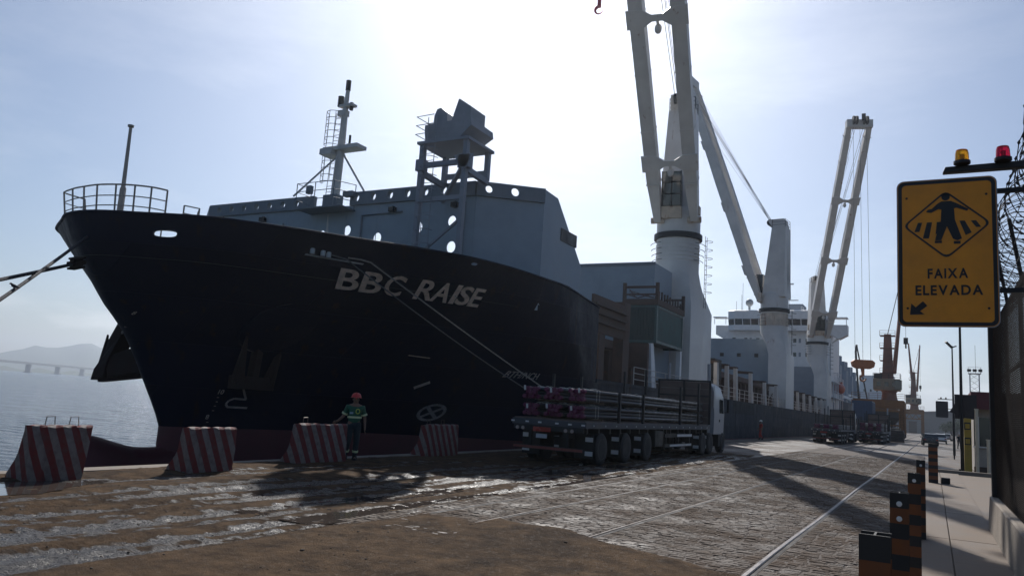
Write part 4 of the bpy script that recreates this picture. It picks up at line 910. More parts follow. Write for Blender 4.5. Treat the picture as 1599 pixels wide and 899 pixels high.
g = MB(); g.ball((CXL-5.3, 152.5, 24.2), .75, 10); g.cyl((CXL-5.3, 152.5, 22.3), (CXL-5.3, 152.5, 23.6), .22, n=8); g.build('satellite_dome', M('dome_grey', (.4, .42, .42), .5), sup, smooth=True)
g = MB()
for x, h in ((-7.9, 2.2), (-6.9, 3.5), (-6.7, 5.8), (2, 4)): g.cyl((CXL+x, 153, 22.3), (CXL+x, 153, 22.4+h), .04, n=4)
g.pieces('aerial', dark, sup)
g = MB(); g.bb(CXL-3.5, CXL+3.5, 160, 165, 18.6, 25); g.build('funnel', fog, sup)
# side galleries and piping beside the deckhouse
g = MB(); g.bb(-16.7, -15.2, 146, 164, 6.5, 6.65); g.bb(-16.7, -15.2, 148, 164, 9.3, 9.45)
for yy in (147, 150.5, 154, 158, 162): g.cyl((-15.3, yy, 3.3), (-15.3, yy, 9.3), .1, n=6)
rails(g, [(-15.25, 146+k*2.2, 6.65) for k in range(9)], 1, .04, 3); rails(g, [(-15.25, 148+k*2.2, 9.45) for k in range(8)], 1, .04, 3); g.build('side_gallery', white, sup)
g = MB()
for k in range(5): g.cyl((-17.3-.35*(k % 2), 101.5+k*.5, 3.3), (-17.3-.35*(k % 2), 101.5+k*.5, 10+.5*(k % 3)), .14, n=6)
for z in (4.5, 5.8, 7.1, 8.4): g.box((-17.2, 102.5, z), (.9, 2.4, .1))
g.build('pipe_stack', dark, ship)
# lifeboat in its davits
lb = thing('lifeboat', 'enclosed orange-red lifeboat hung in davits on the ship beside the bridge', 'lifeboat', (-15.6, 158, 7.5))
lbm = M('lifeboat_red', (.36, .05, .03), .5)
g = MB(); rings = []
for k in range(13):
    t = k/12; s = math.sin(math.pi*min(1, max(0, t)))**.5; y = 155+6.2*t
    rings.append([(-15.6+1.15*s*math.cos(2*math.pi*a/14), y, 8.6+(1.15 if math.sin(2*math.pi*a/14) < 0 else 1.0)*s*math.sin(2*math.pi*a/14)) for a in range(14)])
g.loft(rings); g.build('boat_hull', lbm, lb, smooth=True)
g = MB(); g.box((-15.6, 159.6, 9.65), (1.1, 1.5, .5)); g.build('boat_canopy', lbm, lb, bevel=.1)
g = MB(); g.tube([(-16.8, 155.8, 9.4), (-16.6, 155.6, 11.2), (-15.5, 155.6, 11.4), (-15.5, 155.6, 9.6)], .12, 6); g.tube([(-16.8, 160.8, 9.4), (-16.6, 160.8, 11.2), (-15.5, 160.8, 11.4), (-15.5, 160.8, 9.6)], .12, 6); g.pieces('davit', white, lb)
# green container on the stools, brown flat rack on top of it
gm = M('container_green', (.012, .035, .032), .5, var=.25, rust=(.1, .05, .035), ra=.12, rs=1)
gl = M('container_green_pale', (.06, .13, .12), .55, var=.3, rust=(.04, .05, .05), ra=.3, rs=1)  # paler green, only for the ridges on the long side
ct = thing('shipping_container', 'dark green corrugated shipping container stacked at the ship\'s side by the nearest crane', 'container', (-16.5, 49.7, 6.15))
x0, x1, y0, y1, z0, z1 = -17.5, -15.25, 46.75, 52.6, 6.15, 8.55
g = MB(); g.bb(x0+.08, x1-.08, y0+.08, y1-.08, z0+.1, z1-.06); g.build('body', gm, ct)
for n_, (a, b, ax_) in enumerate((((y0+.15), (y1-.15), 'side'), ((x0+.12), (x1-.12), 'front'))):
    g = MB(); k = int((b-a)/.17)
    for i in range(k):
        c = a+(b-a)*(i+.5)/k
        if ax_ == 'side': g.prism([(-.045, 0), (.045, 0), (.025, .05), (-.025, .05)], (x1-.1, c, z0+.2), (0, 1, 0), (1, 0, 0), -(z1-z0-.4))
        else: g.prism([(-.045, 0), (.045, 0), (.025, .05), (-.025, .05)], (c, y0+.1, z0+.2), (1, 0, 0), (0, -1, 0), -(z1-z0-.4))
    g.build('corrugation', gl if ax_ == 'side' else gm, ct)
g = MB()
for x in (x0+.08, x1-.08):
    for y in (y0+.08, y1-.08): g.bb(x-.08, x+.08, y-.08, y+.08, z0, z1)
    g.bb(x-.07, x+.07, y0+.16, y1-.16, z0, z0+.16); g.bb(x-.07, x+.07, y0+.16, y1-.16, z1-.12, z1-.002)
for y in (y0+.08, y1-.08): g.bb(x0+.16, x1-.16, y-.07, y+.07, z0+.004, z0+.16); g.bb(x0+.16, x1-.16, y-.07, y+.07, z1-.12, z1-.004)
g.pieces('corner_post', M('container_frame', (.04, .09, .085), .5), ct)
fk = thing('flat_rack', 'rusty brown folded flat rack lying on top of the green container', 'flat rack', (-16.5, 49.7, 8.57))
g = MB(); g.bb(x0-.1, x1+.05, y0-.05, y1+.1, 8.57, 8.95); g.build('base', brown, fk)
g = MB()
for x in (x0, x1-.05):
    for y in (y0+.05, y1): g.bb(x-.1, x+.1, y-.1, y+.1, 8.952, 10.0)
for y in (y0+.05, y1):
    g.bb(x0+.1, x1-.15, y-.05, y+.05, 9.65, 9.8); g.bb(x0+.1, x1-.15, y-.05, y+.05, 9.2, 9.3)
g.pieces('end_frame', brown, fk)
g = MB(); 
for k in range(9): g.bb(x1-.12, x1-.02, y0+.4+k*.6, y0+.5+k*.6, 8.952, 9.35+.25*random.random())
for k in range(5): g.tube([(x0+.3, y0+.1, 9.2+.1*k), (random.uniform(x0, x1), y0-.02, 9.0), (x1-.3, y0+.1, 9.3)], .03, 4)
g.pieces('lashing_gear', brown, fk)

# ------------------------------------------------------------------ mooring lines, bollards, birds
def rope(name, label, pts, r, mt, sag=0., grp=None, n=24):
    a, b = Vector(pts[0]), Vector(pts[-1])
    if len(pts) == 2: P = [a.lerp(b, k/n)-Vector((0, 0, sag*4*(k/n)*(1-k/n))) for k in range(n+1)]
    else: P = [Vector(p) for p in pts]
    g = MB(); g.tube([tuple(p) for p in P], r, 6); return tag(g.build(name, mt, origin=tuple(b), smooth=True), label, 'rope', grp)
F1 = Vector((-25.6, 15.75, 6.5)); F2 = Vector((-26.2, 16.2, 5.75))
E1 = Vector((-13.8, 4.55, .5)); E2 = Vector((-13.8, -.3, .5))
rope('mooring_rope', 'taut dark head rope from the bow with two birds perched on it', [tuple(F1), tuple(E1)], .05, rope_d, .12)
r2 = rope('mooring_rope', 'dark head rope with a steel chafe block near the stem', [tuple(F2), tuple(E2)], .055, rope_d, .1)
d2 = (E2-F2).normalized(); g = MB(); c = F2+d2*.75
g.bar(c-d2*.42, c+d2*.42, .1, .36); g.bar(c-d2*.42+Vector((0, 0, 0)), c+d2*.42, .3, .12); g.bar(c+Vector((0, 0, .17))-d2*.45, c+Vector((0, 0, .17))+d2*.4, .24, .07); g.bar(c-Vector((0, 0, .17))-d2*.45, c-Vector((0, 0, .17))+d2*.4, .24, .07)
g.build('chafe_block', rustdk, r2)
S1 = [(-19.05, 21.7, 6.74), (-18.78, 22.1, 6.74), (-18.55, 22.42, 6.68)]
def moor(P, end, sag): 
    a, b = Vector(P[-1]), Vector(end); return [tuple(p) for p in P[:-1]]+[tuple(a.lerp(b, k/20)-Vector((0, 0, sag*4*(k/20)*(1-k/20)))) for k in range(21)]
rope('mooring_rope', 'upper pale spring line slanting down across the ship\'s name', moor(S1, (-13.8, 36.1, .6), .12), .032, rope_m)
rope('mooring_rope', 'lower faint spring line slanting down below the ship\'s name', moor([(-19.45, 21.0, 6.76), (-19.1, 21.68, 6.68)], (-13.8, 34.7, .6), .3), .028, M('grey_rope', (.11, .12, .13), .9, var=.3, vs=12))
bolm = M('cast_bollard', (.05, .04, .035), .7, rust=RUST, ra=.3)
for k, (y, lab) in enumerate(((4.4, 'squat iron quay bollard holding the rope with two birds'), (-.3, 'squat iron quay bollard holding the rope with the chafe block'), (35.3, 'squat iron quay bollard behind the pipe truck'))):
    g = MB(); g.lathe((-13.8, y, .0), [(.34, 0), (.34, .06), (.2, .1), (.19, .42), (.3, .52), (.3, .6), (.16, .68)], 18); tag(g.build('mooring_bollard', bolm, origin=(-13.8, y, 0), smooth=True), lab, 'bollard', 'mooring bollards')
birdm = M('dark_feathers', (.012, .012, .014), .7)
dd = (E1-F1)
for t, fl, lab in ((.345, 1, 'upper of the two small dark birds perched on the head rope'), (.43, -1, 'lower of the two small dark birds perched on the head rope')):
    p = F1.lerp(E1, t)-Vector((0, 0, .12*4*t*(1-t))); bd = thing('bird', lab, 'bird', tuple(p+Vector((0, 0, .05)))); o_ = p+Vector((0, 0, .10))
    hx = Vector((.55*fl, .3*fl, 0)).normalized()
    k_ = .6; U = lambda f, z: o_+hx*f*k_+Vector((0, 0, z*k_))
    g = MB(); sp = [U(-.26, -.05), U(-.16, -.02), U(-.05, 0), U(.06, .035), U(.12, .09), U(.16, .115), U(.2, .11), U(.24, .10)]
    g.tube([tuple(q) for q in sp], [r_*k_ for r_ in (.018, .03, .068, .072, .045, .042, .03, .004)], 10); bb_ = g.build('body', birdm, bd, smooth='all')
    g = MB()
    for s in (-1, 1):
        sdv = Vector((-hx.y, hx.x, 0))*s*.06*k_; g.prism([(-.2*k_, -.03*k_), (.05*k_, .03*k_), (.02*k_, -.05*k_), (-.1*k_, -.06*k_)], o_+sdv, hx, Vector((0, 0, 1)), .02*k_)
    g.pieces('wing', birdm, bd)
    g = MB()
    for s in (-1, 1): g.cyl(o_+Vector((-hx.y, hx.x, 0))*s*.02-Vector((0, 0, .03)), p+Vector((-hx.y, hx.x, 0))*s*.02+Vector((0, 0, .04)), .006, n=4)
    g.pieces('leg', birdm, bd)

# ------------------------------------------------------------------ striped concrete barriers
def barrier_mat(ph, sc, sl):
    mt = bpy.data.materials.new('striped_concrete'); mt.use_nodes = True; n, l = mt.node_tree.nodes, mt.node_tree.links; b = n['Principled BSDF']
    t = n.new('ShaderNodeTexCoord'); s = n.new('ShaderNodeSeparateXYZ'); l.new(t.outputs['Object'], s.inputs[0])
    def ma(op, a, bb): 
        k = n.new('ShaderNodeMath'); k.operation = op
        for i, v in enumerate((a, bb)):
            if isinstance(v, (int, float)): k.inputs[i].default_value = v
            else: l.new(v, k.inputs[i])
        return k.outputs[0]
    e = ma('ADD', ma('MULTIPLY', s.outputs['Z'], sl), ma('ADD', s.outputs['Y'], ma('MULTIPLY', s.outputs['X'], .9)))
    nz_ = n.new('ShaderNodeTexNoise'); nz_.inputs['Scale'].default_value = 9; nz_.inputs['Detail'].default_value = 6; l.new(t.outputs['Object'], nz_.inputs['Vector'])
    e = ma('ADD', e, ma('MULTIPLY', nz_.outputs[0], .02)); w = ma('SINE', ma('ADD', ma('MULTIPLY', e, 2*math.pi/sc), ph), 0)
    r_ = n.new('ShaderNodeMapRange'); r_.inputs[1].default_value = -.12; r_.inputs[2].default_value = .12; l.new(w, r_.inputs[0])
    wear = n.new('ShaderNodeMapRange'); wear.inputs[1].default_value = .4; wear.inputs[2].default_value = .75; wear.inputs[3].default_value = 1; wear.inputs[4].default_value = .35; l.new(nz_.outputs[0], wear.inputs[0])
    c = n.new('ShaderNodeMix'); c.data_type = 'RGBA'; l.new(r_.outputs[0], c.inputs[0]); c.inputs[6].default_value = (.14, .014, .012, 1); c.inputs[7].default_value = (.19, .155, .14, 1)
    d = n.new('ShaderNodeMix'); d.data_type = 'RGBA'; l.new(wear.outputs[0], d.inputs[0]); d.inputs[6].default_value = (.075, .045, .038, 1); l.new(c.outputs[2], d.inputs[7])
    l.new(d.outputs[2], b.inputs['Base Color']); b.inputs['Roughness'].default_value = .8
    bp = n.new('ShaderNodeBump'); bp.inputs['Distance'].default_value = .02; l.new(nz_.outputs[0], bp.inputs['Height']); l.new(bp.outputs[0], b.inputs['Normal'])
    return mt
hoopm = M('lifting_hoop_steel', (.10, .08, .07), .6, metal=.5)
def barrier(x, y0, y1, h, label, ph, sc, sl, lean=0., hoops=(.35, .7), endlean=0.):
    L = y1-y0; bt_ = thing('concrete_barrier', label, 'barrier', (x, y0, 0), 'striped concrete barriers along the quay edge')
    prof = [(-.42, 0), (.2, 0), (.21, .1), (.2, .5*h), (.18, .97*h), (.15, h), (-.05, h), (-.08, .97*h), (-.14, .5*h), (-.2, .34), (-.41, .10)]
    rings = []; n = 14
    for k in range(n+1):
        t = k/n; e = 1-.05*(k in (0, n)); rings.append([(a*e*(1+.03*math.sin(k*2.3+i))+lean*b, t*L+endlean*b*(t if endlean > 0 else 1)+random.uniform(-.008, .008), b*(1+.012*math.sin(k*1.7+i*.6))) for i, (a, b) in enumerate(prof)])
    for k in random.sample(range(n+1), 4):
        for i in random.sample((4, 5, 6, 7, 1, 2), 2):
            a, b_, c = rings[k][i]; rings[k][i] = (a*random.uniform(.6, .85), b_+random.uniform(-.03, .03), c-random.uniform(.01, .05)*(i in (4, 5, 6, 7)))
    g = MB(); g.loft(rings); g.build('body', barrier_mat(ph, sc, sl), bt_, local=True, smooth=True)
    for f in hoops:
        g = MB(); y = f*L; g.tube([(lean*h-.02, y-.09, h-.06), (lean*h-.02, y-.07, h+.14), (lean*h-.02, y+.07, h+.15), (lean*h-.02, y+.09, h-.06)], .009, 5); g.build('lifting_hoop', hoopm, bt_, local=True)
barrier(-13.15, 7.55, 8.5, .92, 'dark striped concrete barrier with two lifting hoops standing in the puddle', .4, .27, .42, hoops=(.42, .86), endlean=.12)
barrier(-13.1, 10.62, 11.8, .9, 'worn striped concrete barrier without hoops in front of the ship\'s stem', 1.8, .30, .45, hoops=())
barrier(-13.45, 14.05, 15.75, .98, 'striped concrete barrier beside the worker in the red helmet', .2, .33, .5, hoops=(.2,))
barrier(-13.85, 19.95, 21.75, .98, 'striped concrete barrier below the round thruster mark, farthest of the four', 2.6, .31, .45, hoops=(.18, .62))

# ------------------------------------------------------------------ people
skinm = M('skin', (.16, .085, .055), .6, var=.1, vs=8)
def skin_mesh(J, E, rad, sub=2):
    names = list(J); me = bpy.data.meshes.new('tmp'); me.from_pydata([J[n] for n in names], [(names.index(a), names.index(b)) for a, b in E], [])
    ob = bpy.data.objects.new('tmp', me); col.objects.link(ob); ob.modifiers.new('s', 'SKIN'); 
    for i, n in enumerate(names):
        r = rad[n]; me.skin_vertices[0].data[i].radius = r if isinstance(r, tuple) else (r, r)
    me.skin_vertices[0].data[0].use_root = True
    sb = ob.modifiers.new('u', 'SUBSURF'); sb.levels = sub; sb.render_levels = sub
    dg = bpy.context.evaluated_depsgraph_get(); m2 = bpy.data.meshes.new_from_object(ob.evaluated_get(dg))
    vs = [tuple(v.co) for v in m2.vertices]; fs = [tuple(p.vertices) for p in m2.polygons]; bpy.data.objects.remove(ob); bpy.data.meshes.remove(m2); return vs, fs
def person(label, loc, rz, shirt, trous, helmet, pose, detail=True):
    p = thing('person', label, 'person', loc, rz=rz)
    J = {'pelvis': (0, 0, .96), 'waist': (0, 0, 1.08), 'chest': (0, .01, 1.27), 'collar': (0, .015, 1.43), 'neck': (0, .005, 1.50), 'skull': (0, -.015, 1.60), 'crown': (0, -.005, 1.70)}
    Rr = {'pelvis': (.155, .12), 'waist': (.145, .11), 'chest': (.165, .125), 'collar': (.10, .085), 'neck': .058, 'skull': (.078, .095), 'crown': (.06, .07)}
    E = [('pelvis', 'waist'), ('waist', 'chest'), ('chest', 'collar'), ('collar', 'neck'), ('neck', 'skull'), ('skull', 'crown')]
    for s, n in ((1, 'r'), (-1, 'l')):
        q = pose[n]
        J.update({n+'sh': (s*.19, .01, 1.40), n+'el': q['el'], n+'wr': q['wr'], n+'pa': q['pa'], n+'hip': (s*.095, 0, .90), n+'kn': q['kn'], n+'an': q['an'], n+'to': q['to']})
        Rr.update({n+'sh': .066, n+'el': .045, n+'wr': .031, n+'pa': (.036, .022), n+'hip': (.098, .10), n+'kn': .064, n+'an': .045, n+'to': (.042, .032)})
        E += [('collar', n+'sh'), (n+'sh', n+'el'), (n+'el', n+'wr'), (n+'wr', n+'pa'), ('pelvis', n+'hip'), (n+'hip', n+'kn'), (n+'kn', n+'an'), (n+'an', n+'to')]
    vs, fs = skin_mesh(J, E, Rr); g = MB(); g.add(vs, fs)
    for s, n in ((1, 'r'), (-1, 'l')):
        w, c = Vector(J[n+'wr']), Vector(J[n+'pa']); d = (c-w).normalized(); a = d.cross(Vector((1, 0, 0))); a = a.normalized() if a.length > .1 else Vector((0, 1, 0)); inn = a.cross(d).normalized()
        for k, (o_, ln) in enumerate(((-.026, .062), (-.009, .075), (.009, .07), (.026, .055))):
            b0 = c+a*o_; b1 = b0+d*ln*.55+inn*.006; b2 = b1+d*ln*.4+inn*.022; g.tube([tuple(b0), tuple(b1), tuple(b2)], [.0095, .009, .007], 6)
        b0 = w.lerp(c, .5)+a*-.03; b1 = b0+d*.03-a*.02; g.tube([tuple(b0), tuple(b1), tuple(b1+d*.03+inn*.01)], [.011, .0105, .008], 6)
    g.ball((0, -.105, 1.585), .016, 5, (.8, 1, 1.3)); g.ball((.082, 0, 1.6), .026, 5, (.4, .8, 1.2)); g.ball((-.082, 0, 1.6), .026, 5, (.4, .8, 1.2))
    body = g.build('body', skinm, p, local=True, smooth='all')
    g = MB(); g.ball((.03, -.094, 1.62), .011, 5); g.ball((-.03, -.094, 1.62), .011, 5); g.bar((-.024, -.098, 1.545), (.024, -.098, 1.545), .01, .008); g.build('face_detail', M('dark_eyes', (.02, .012, .01), .4), body, local=True)
    def sub(ns, sc, name, mt, cut=None):
        JJ = {k: J[k] for k in ns}; EE = [e for e in E if e[0] in JJ and e[1] in JJ]
        rr = {k: tuple(np.array(Rr[k] if isinstance(Rr[k], tuple) else (Rr[k], Rr[k]))*sc[0]+sc[1]) for k in ns}
        if cut:
            for k, (a, b, t) in cut.items():
                JJ[k] = tuple(Vector(J[a]).lerp(Vector(J[b]), t)); EE.append((a, k)); rr[k] = (.062, .062) if 'sl' in k else (.062, .062)
        v, f = skin_mesh(JJ, EE, rr); g = MB(); g.add(v, f); return g.build(name, mt, p, local=True, smooth='all')
    sub(['pelvis', 'waist', 'chest', 'collar', 'rsh', 'lsh'], (1.05, .016), 'shirt', shirt, {'rsl': ('rsh', 'rel', .85), 'lsl': ('lsh', 'lel', .85)})
    sub(['waist', 'pelvis', 'rhip', 'lhip', 'rkn', 'lkn', 'ran', 'lan'], (1.06, .014), 'trousers', trous)
    g = MB()
    for n in 'rl':
        a, t = Vector(J[n+'an']), Vector(J[n+'to']); a2 = a+(a-t)*.35; a2.z = t.z
        g.loft([[(c.x+w*math.cos(2*math.pi*k/10), c.y+w*1.25*math.sin(2*math.pi*k/10), z) for k in range(10)] for c, w, z in ((a, .06, a.z+.12), (a, .058, a.z+.02), (a.lerp(t, .3), .075, t.z+.005), (a.lerp(t, .35), .078, 0.0))])
        g.ball(tuple(t+Vector((0, .02, .008))), .05, 6, (.95, 1.25, .85))
    g.pieces('boot', black, p, local=True, smooth=True)
    if helmet:
        g = MB(); g.lathe((0, 0, 1.655), [(.128, 0), (.127, .025), (.118, .065), (.09, .105), (.045, .128), (.001, .134)], 18); g.lathe((0, -.035, 1.65), [(.12, 0), (.145, .004), (.145, .012), (.12, .016)], 18); g.bar((0, -.11, 1.70), (0, .11, 1.70), .03, .18, .03, .18); g.build('helmet', helmet, p, local=True, smooth=True)
    if detail:
        rf = M('reflective_tape', (.55, .6, .35), .45, var=.1); g = MB()
        g.lathe((0, 0, 1.115), [(.192, 0), (.194, .05)], 20)
        for i in range(len(g.v)): g.v[i] = (g.v[i][0]*.98, g.v[i][1]*.78, g.v[i][2])
        for n in 'rl':
            a, b = Vector(J[n+'sh']), Vector(J[n+'el']); g.cyl(a.lerp(b, .62), a.lerp(b, .78), .083, n=12)
            a, b = Vector(J[n+'kn']), Vector(J[n+'an']); g.cyl(a.lerp(b, .55), a.lerp(b, .68), .082, .078, n=12)
        g.pieces('reflective_band', rf, p, local=True, smooth=True)
        g = MB(); g.tube([(.07+.05*math.cos(2*math.pi*k/16), -.172-.004*math.cos(k), 1.30+.06*math.sin(2*math.pi*k/16)) for k in range(16)], .012, 5, closed=True); g.build('shirt_emblem', M('emblem_yellow', (.4, .5, .08), .5), p, local=True)
        g = MB(); g.box((-.09, -.165, 1.25), (.09, .02, .05)); g.build('shirt_patch', M('patch_blue', (.2, .32, .4), .5), p, local=True)
    return p
stand = {'r': dict(el=(.27, .03, 1.13), wr=(.29, -.04, .88), pa=(.29, -.06, .80), kn=(.10, -.03, .50), an=(.09, .02, .10), to=(.10, -.13, .04)),
         'l': dict(el=(-.29, .05, 1.15), wr=(-.43, -.07, 1.02), pa=(-.50, -.10, 1.0), kn=(-.11, -.07, .50), an=(-.16, .10, .12), to=(-.19, -.03, .05))}
walk_ = {'r': dict(el=(.25, .08, 1.13), wr=(.26, .0, .88), pa=(.26, -.03, .80), kn=(.10, -.14, .52), an=(.10, -.12, .11), to=(.10, -.27, .06)),
         'l': dict(el=(-.25, -.03, 1.13), wr=(-.25, -.16, .92), pa=(-.25, -.21, .85), kn=(-.10, .0, .50), an=(-.10, .22, .14), to=(-.10, .10, .06))}
green = M('dark_green_shirt', (.012, .085, .045), .75, var=.2, vs=6); navyc = M('navy_trousers', (.012, .022, .028), .8, var=.2, vs=6)
redh = M('red_helmet', (.5, .03, .03), .3, var=.05); redc = M('red_overalls', (.35, .03, .025), .8, var=.2); whiteh = M('white_helmet', (.7, .7, .68), .35); dkc = M('dark_clothes', (.02, .022, .026), .85)
person('dock worker in red helmet and green shirt with reflective bands leaning on a striped barrier', (-13.5, 16.25, .02), R(40), green, navyc, redh, stand)
person('small figure in red overalls walking beside the ship\'s hull beyond the truck cab', (-13.9, 74, .0), R(-60), redc, redc, whiteh, walk_, False)
person('small figure in dark clothes walking far off by the guard booth', (2.6, 104, .0), R(10), dkc, dkc, None, walk_, False)

# ------------------------------------------------------------------ flatbed trucks
tyre_m = black; rim_m = M('wheel_steel', (.16, .16, .16), .5, metal=.5); bedm = M('truck_bed_blue_grey', (.05, .055, .065), .6, var=.3, rust=RUST, ra=.2); cabw = M('cab_white_paint', (.30, .32, .35), .35, var=.12, rvar=.05)
lampm = M('lamp_lens_pale', (.4, .33, .3), .25); redl = M('lamp_lens_red', (.28, .02, .015), .25); tape = M('reflective_white', (.6, .6, .6), .35, var=.1); plank = M('headboard_planks', (.13, .095, .08), .8, var=.35)
platem = M('number_plate', (.4, .42, .45), .4)
def make_truck(label, cabmat, group):
    t = thing('flatbed_truck', label, 'truck', (0, 0, 0), group)
    L = 15.2
    g = MB()
    for s in (-1, 1): g.bb(s*.55-.07, s*.55+.07, .1, L+2.8, .82, 1.14)
    for k in range(16): g.bb(-1.2, 1.2, .3+k*.98, .4+k*.98, 1.0, 1.16)
    g.build('chassis', dark, t, local=True)
    g = MB(); g.bb(-1.3, 1.3, 0, L, 1.17, 1.36); bed = g.build('bed', bedm, t, local=True, bevel=.01)
    for k in range(8):
        x = -1.24+k*.31; g = MB(); g.bb(x+.005, x+.305, .03, L-.05, 1.362, 1.4); g.build('bed_plank', plank, bed, local=True)
    g = MB()
    for s in (-1, 1):
        for k in range(15): g.ball((s*1.305, .6+k*1.0, 1.26), .028, 4)
    g.pieces('side_marker', tape, bed, local=True)
    g = MB(); g.bb(-1.22, 1.22, -.02, .06, 1.02, 1.18); g.bb(-1.2, 1.2, .02, .1, .42, .54); g.bb(-.7, -.6, .04, .12, .54, 1.02); g.bb(.6, .7, .04, .12, .54, 1.02); g.build('rear_bumper', dark, t, local=True)
    g = MB(); g.bb(-1.2, 1.2, -.004, .018, .44, .52); g.build('bumper_tape', M('faded_red_tape', (.2, .05, .04), .5), t, local=True)
    for x in (-1.08, -.88, .62, .84): 
        g = MB(); g.lathe((x, -.05, 1.06), [(.05, 0), (.06, .02), (.06, .06)], 12, 'y'); g.build('tail_lamp', lampm, t, local=True)
    g = MB(); g.bb(-.5, .12, -.06, -.03, .98, 1.12); g.build('rear_board', redl, t, local=True)
    g = MB(); g.bb(-.38, 0, -.06, -.04, .78, .91); pl_ = g.build('number_plate', platem, t, local=True)
    for i, x in enumerate((-1.27, -.75, -.3, .3, .75, 1.2)):
        g = MB(); g.bb(x-.06, x+.06, -.012, .0, 1.24, 1.29); g.build('reflector', tape, bed, local=True)
    for s in (-1, 1):
        for y in (1.45, 3.75, 6.05, 14.1, 15.45, 18.0):
            dual = y < 16
            g = MB(); xs2 = (s*1.13, s*.80) if dual else (s*1.1,)
            for x in xs2: g.lathe((x, y, .52), [(.33, -.145), (.46, -.15), (.515, -.11), (.52, 0), (.515, .11), (.46, .15), (.33, .145)], 26, 'x')
            wh = g.build('wheel', tyre_m, t, local=True, smooth=True)
            g = MB(); x = s*1.13; g.lathe((x, y, .52), [(.06, .10*s), (.12, .08*s), (.2, .03*s), (.3, .06*s), (.335, .15*s), (.335, -.1*s), (.01, -.1*s)], 20, 'x'); g.build('rim', rim_m, wh, local=True, smooth=True)
            if dual:
                g = MB(); g.bb(s*.94-.32, s*.94+.32, y-.72, y-.70, .22, 1.0); fl = g.build('mudflap', black, t, local=True)
                g = MB()
                for z in (.38, .82): g.bb(s*1.12-.13, s*1.12+.13, y-.735, y-.722, z-.07, z+.07)
                g.pieces('flap_reflector', tape, fl, local=True)
        g = MB()
        for z0 in (.45, .85): g.bb(s*1.24-.02, s*1.24+.02, 8.2, 12.2, z0, z0+.13)
        for y in (8.5, 10.2, 11.9): g.bb(s*1.2-.03, s*1.2+.03, y-.04, y+.04, .45, 1.16)
        sg = g.build('side_guard', dark, t, local=True)
        g = MB(); g.bb(s*1.27-.01, s*1.27+.01, 8.9, 12.0, .48, .56); g.bb(s*1.27-.01, s*1.27+.01, 9.9, 12.1, .87, .97); g.pieces('guard_reflector', tape, sg, local=True)
        g = MB(); g.bb(s*.95-.3, s*.95+.3, 7.0, 8.0, .5, 1.1); g.build('tool_box', dark, t, local=True, bevel=.03)
        for y, h in ((2.9, 1.0), (5.4, 1.05), (10.2, 1.55), (13.1, 1.85)):
            hh_ = h if s > 0 else h+.55
            g = MB(); g.bb(s*1.27-.045, s*1.27+.045, y-.05, y+.05, 1.365, 1.4+hh_); g.build('stake', dark, t, local=True)
    g = MB(); hb_z = 3.4
    for k in range(6): g.bb(-1.28, 1.28, L-.05, L+.02, 1.41+k*.335, 1.41+k*.335+.325)
    hbd = g.pieces('headboard_plank', plank, t, local=True, bevel=.006)[0]
    g = MB()
    for x in (-1.27, 0, 1.27): g.bb(x-.05, x+.05, L-.08, L-.05, 1.4, 3.46)
    g.bb(-1.32, 1.32, L-.09, L+.04, 3.42, 3.5); g.bb(-1.3, 1.3, L-.09, L-.06, 2.7, 2.78); g.build('headboard_frame', dark, hbd, local=True)
    # cab-over tractor
    g = MB(); y0, y1 = L+1.0, L+3.15
    def sc_(z, a, b, w): return [(-w, a, z), (w, a, z), (w, b-.12, z), (w-.12, b, z), (-w+.12, b, z), (-w, b-.12, z)]
    g.loft([sc_(.95, y0, y1, 1.22), sc_(1.9, y0, y1+.05, 1.24), sc_(2.75, y0, y1-.1, 1.22), sc_(3.25, y0+.02, y1-.4, 1.12), sc_(3.42, y0+.2, y1-.8, .95)]); cab = g.build('cab', cabmat, t, local=True, smooth=True)
    g = MB(); g.prism([(-1.1, 0), (1.1, 0), (1.02, .78), (-1.02, .78)], (0, y1+.03, 1.95), (1, 0, 0), (0, -.18, 1), -.03); g.build('windscreen', glass, cab, local=True)
    for s in (-1, 1):
        g = MB(); g.prism([(0, 0), (.85, 0), (.7, .68), (.0, .7)], (s*1.235, y1-1.1, 1.98), (0, 1, 0), (0, 0, 1), .015*s); g.build('side_window', glass, cab, local=True)
        g = MB(); g.box((s*1.42, y1-.02, 2.35), (.1, .16, .62)); g.cyl((s*1.2, y1-.1, 2.75), (s*1.42, y1-.02, 2.7), .02, n=5); g.cyl((s*1.2, y1-.1, 2.05), (s*1.42, y1-.02, 2.05), .02, n=5); g.build('mirror', black, cab, local=True)
        g = MB(); g.bb(s*1.245-.012, s*1.245+.012, y1-1.15, y1-1.0, 1.55, 1.68); g.build('door_handle', black, cab, local=True)
        g = MB(); g.bb(s*1.1-.14, s*1.1+.14, y1-1.2, y1-.2, .35, .93); g.build('cab_step', black, t, local=True, bevel=.02)
        g = MB(); g.tube([(s*1.0, y0-.25, 1.0), (s*1.0, y0-.25, 3.5), (s*1.0, y0-.3, 4.35)], .09 if s > 0 else .06, 8); g.build('exhaust_stack', cabmat, t, local=True, smooth=True)
        g = MB(); g.prism([(0, 0), (.5, 0), (.12, 1.1), (0, 1.1)], (s*1.2, y0-.12, 2.2), (0, 1, 0), (0, 0, 1), .03); g.build('side_fairing', cabmat, cab, local=True)
    g = MB(); g.bb(-1.24, 1.24, y1-.3, y1+.18, .38, .93); g.build('front_bumper', black, t, local=True, bevel=.04)
    return t
T0 = (-10.7, 22.3)
truck1 = make_truck('long flatbed truck with white cab loaded with bundled steel pipes, parked in the ship\'s shade', cabw, 'flatbed trucks on the quay'); truck1.location = (T0[0], T0[1], 0)
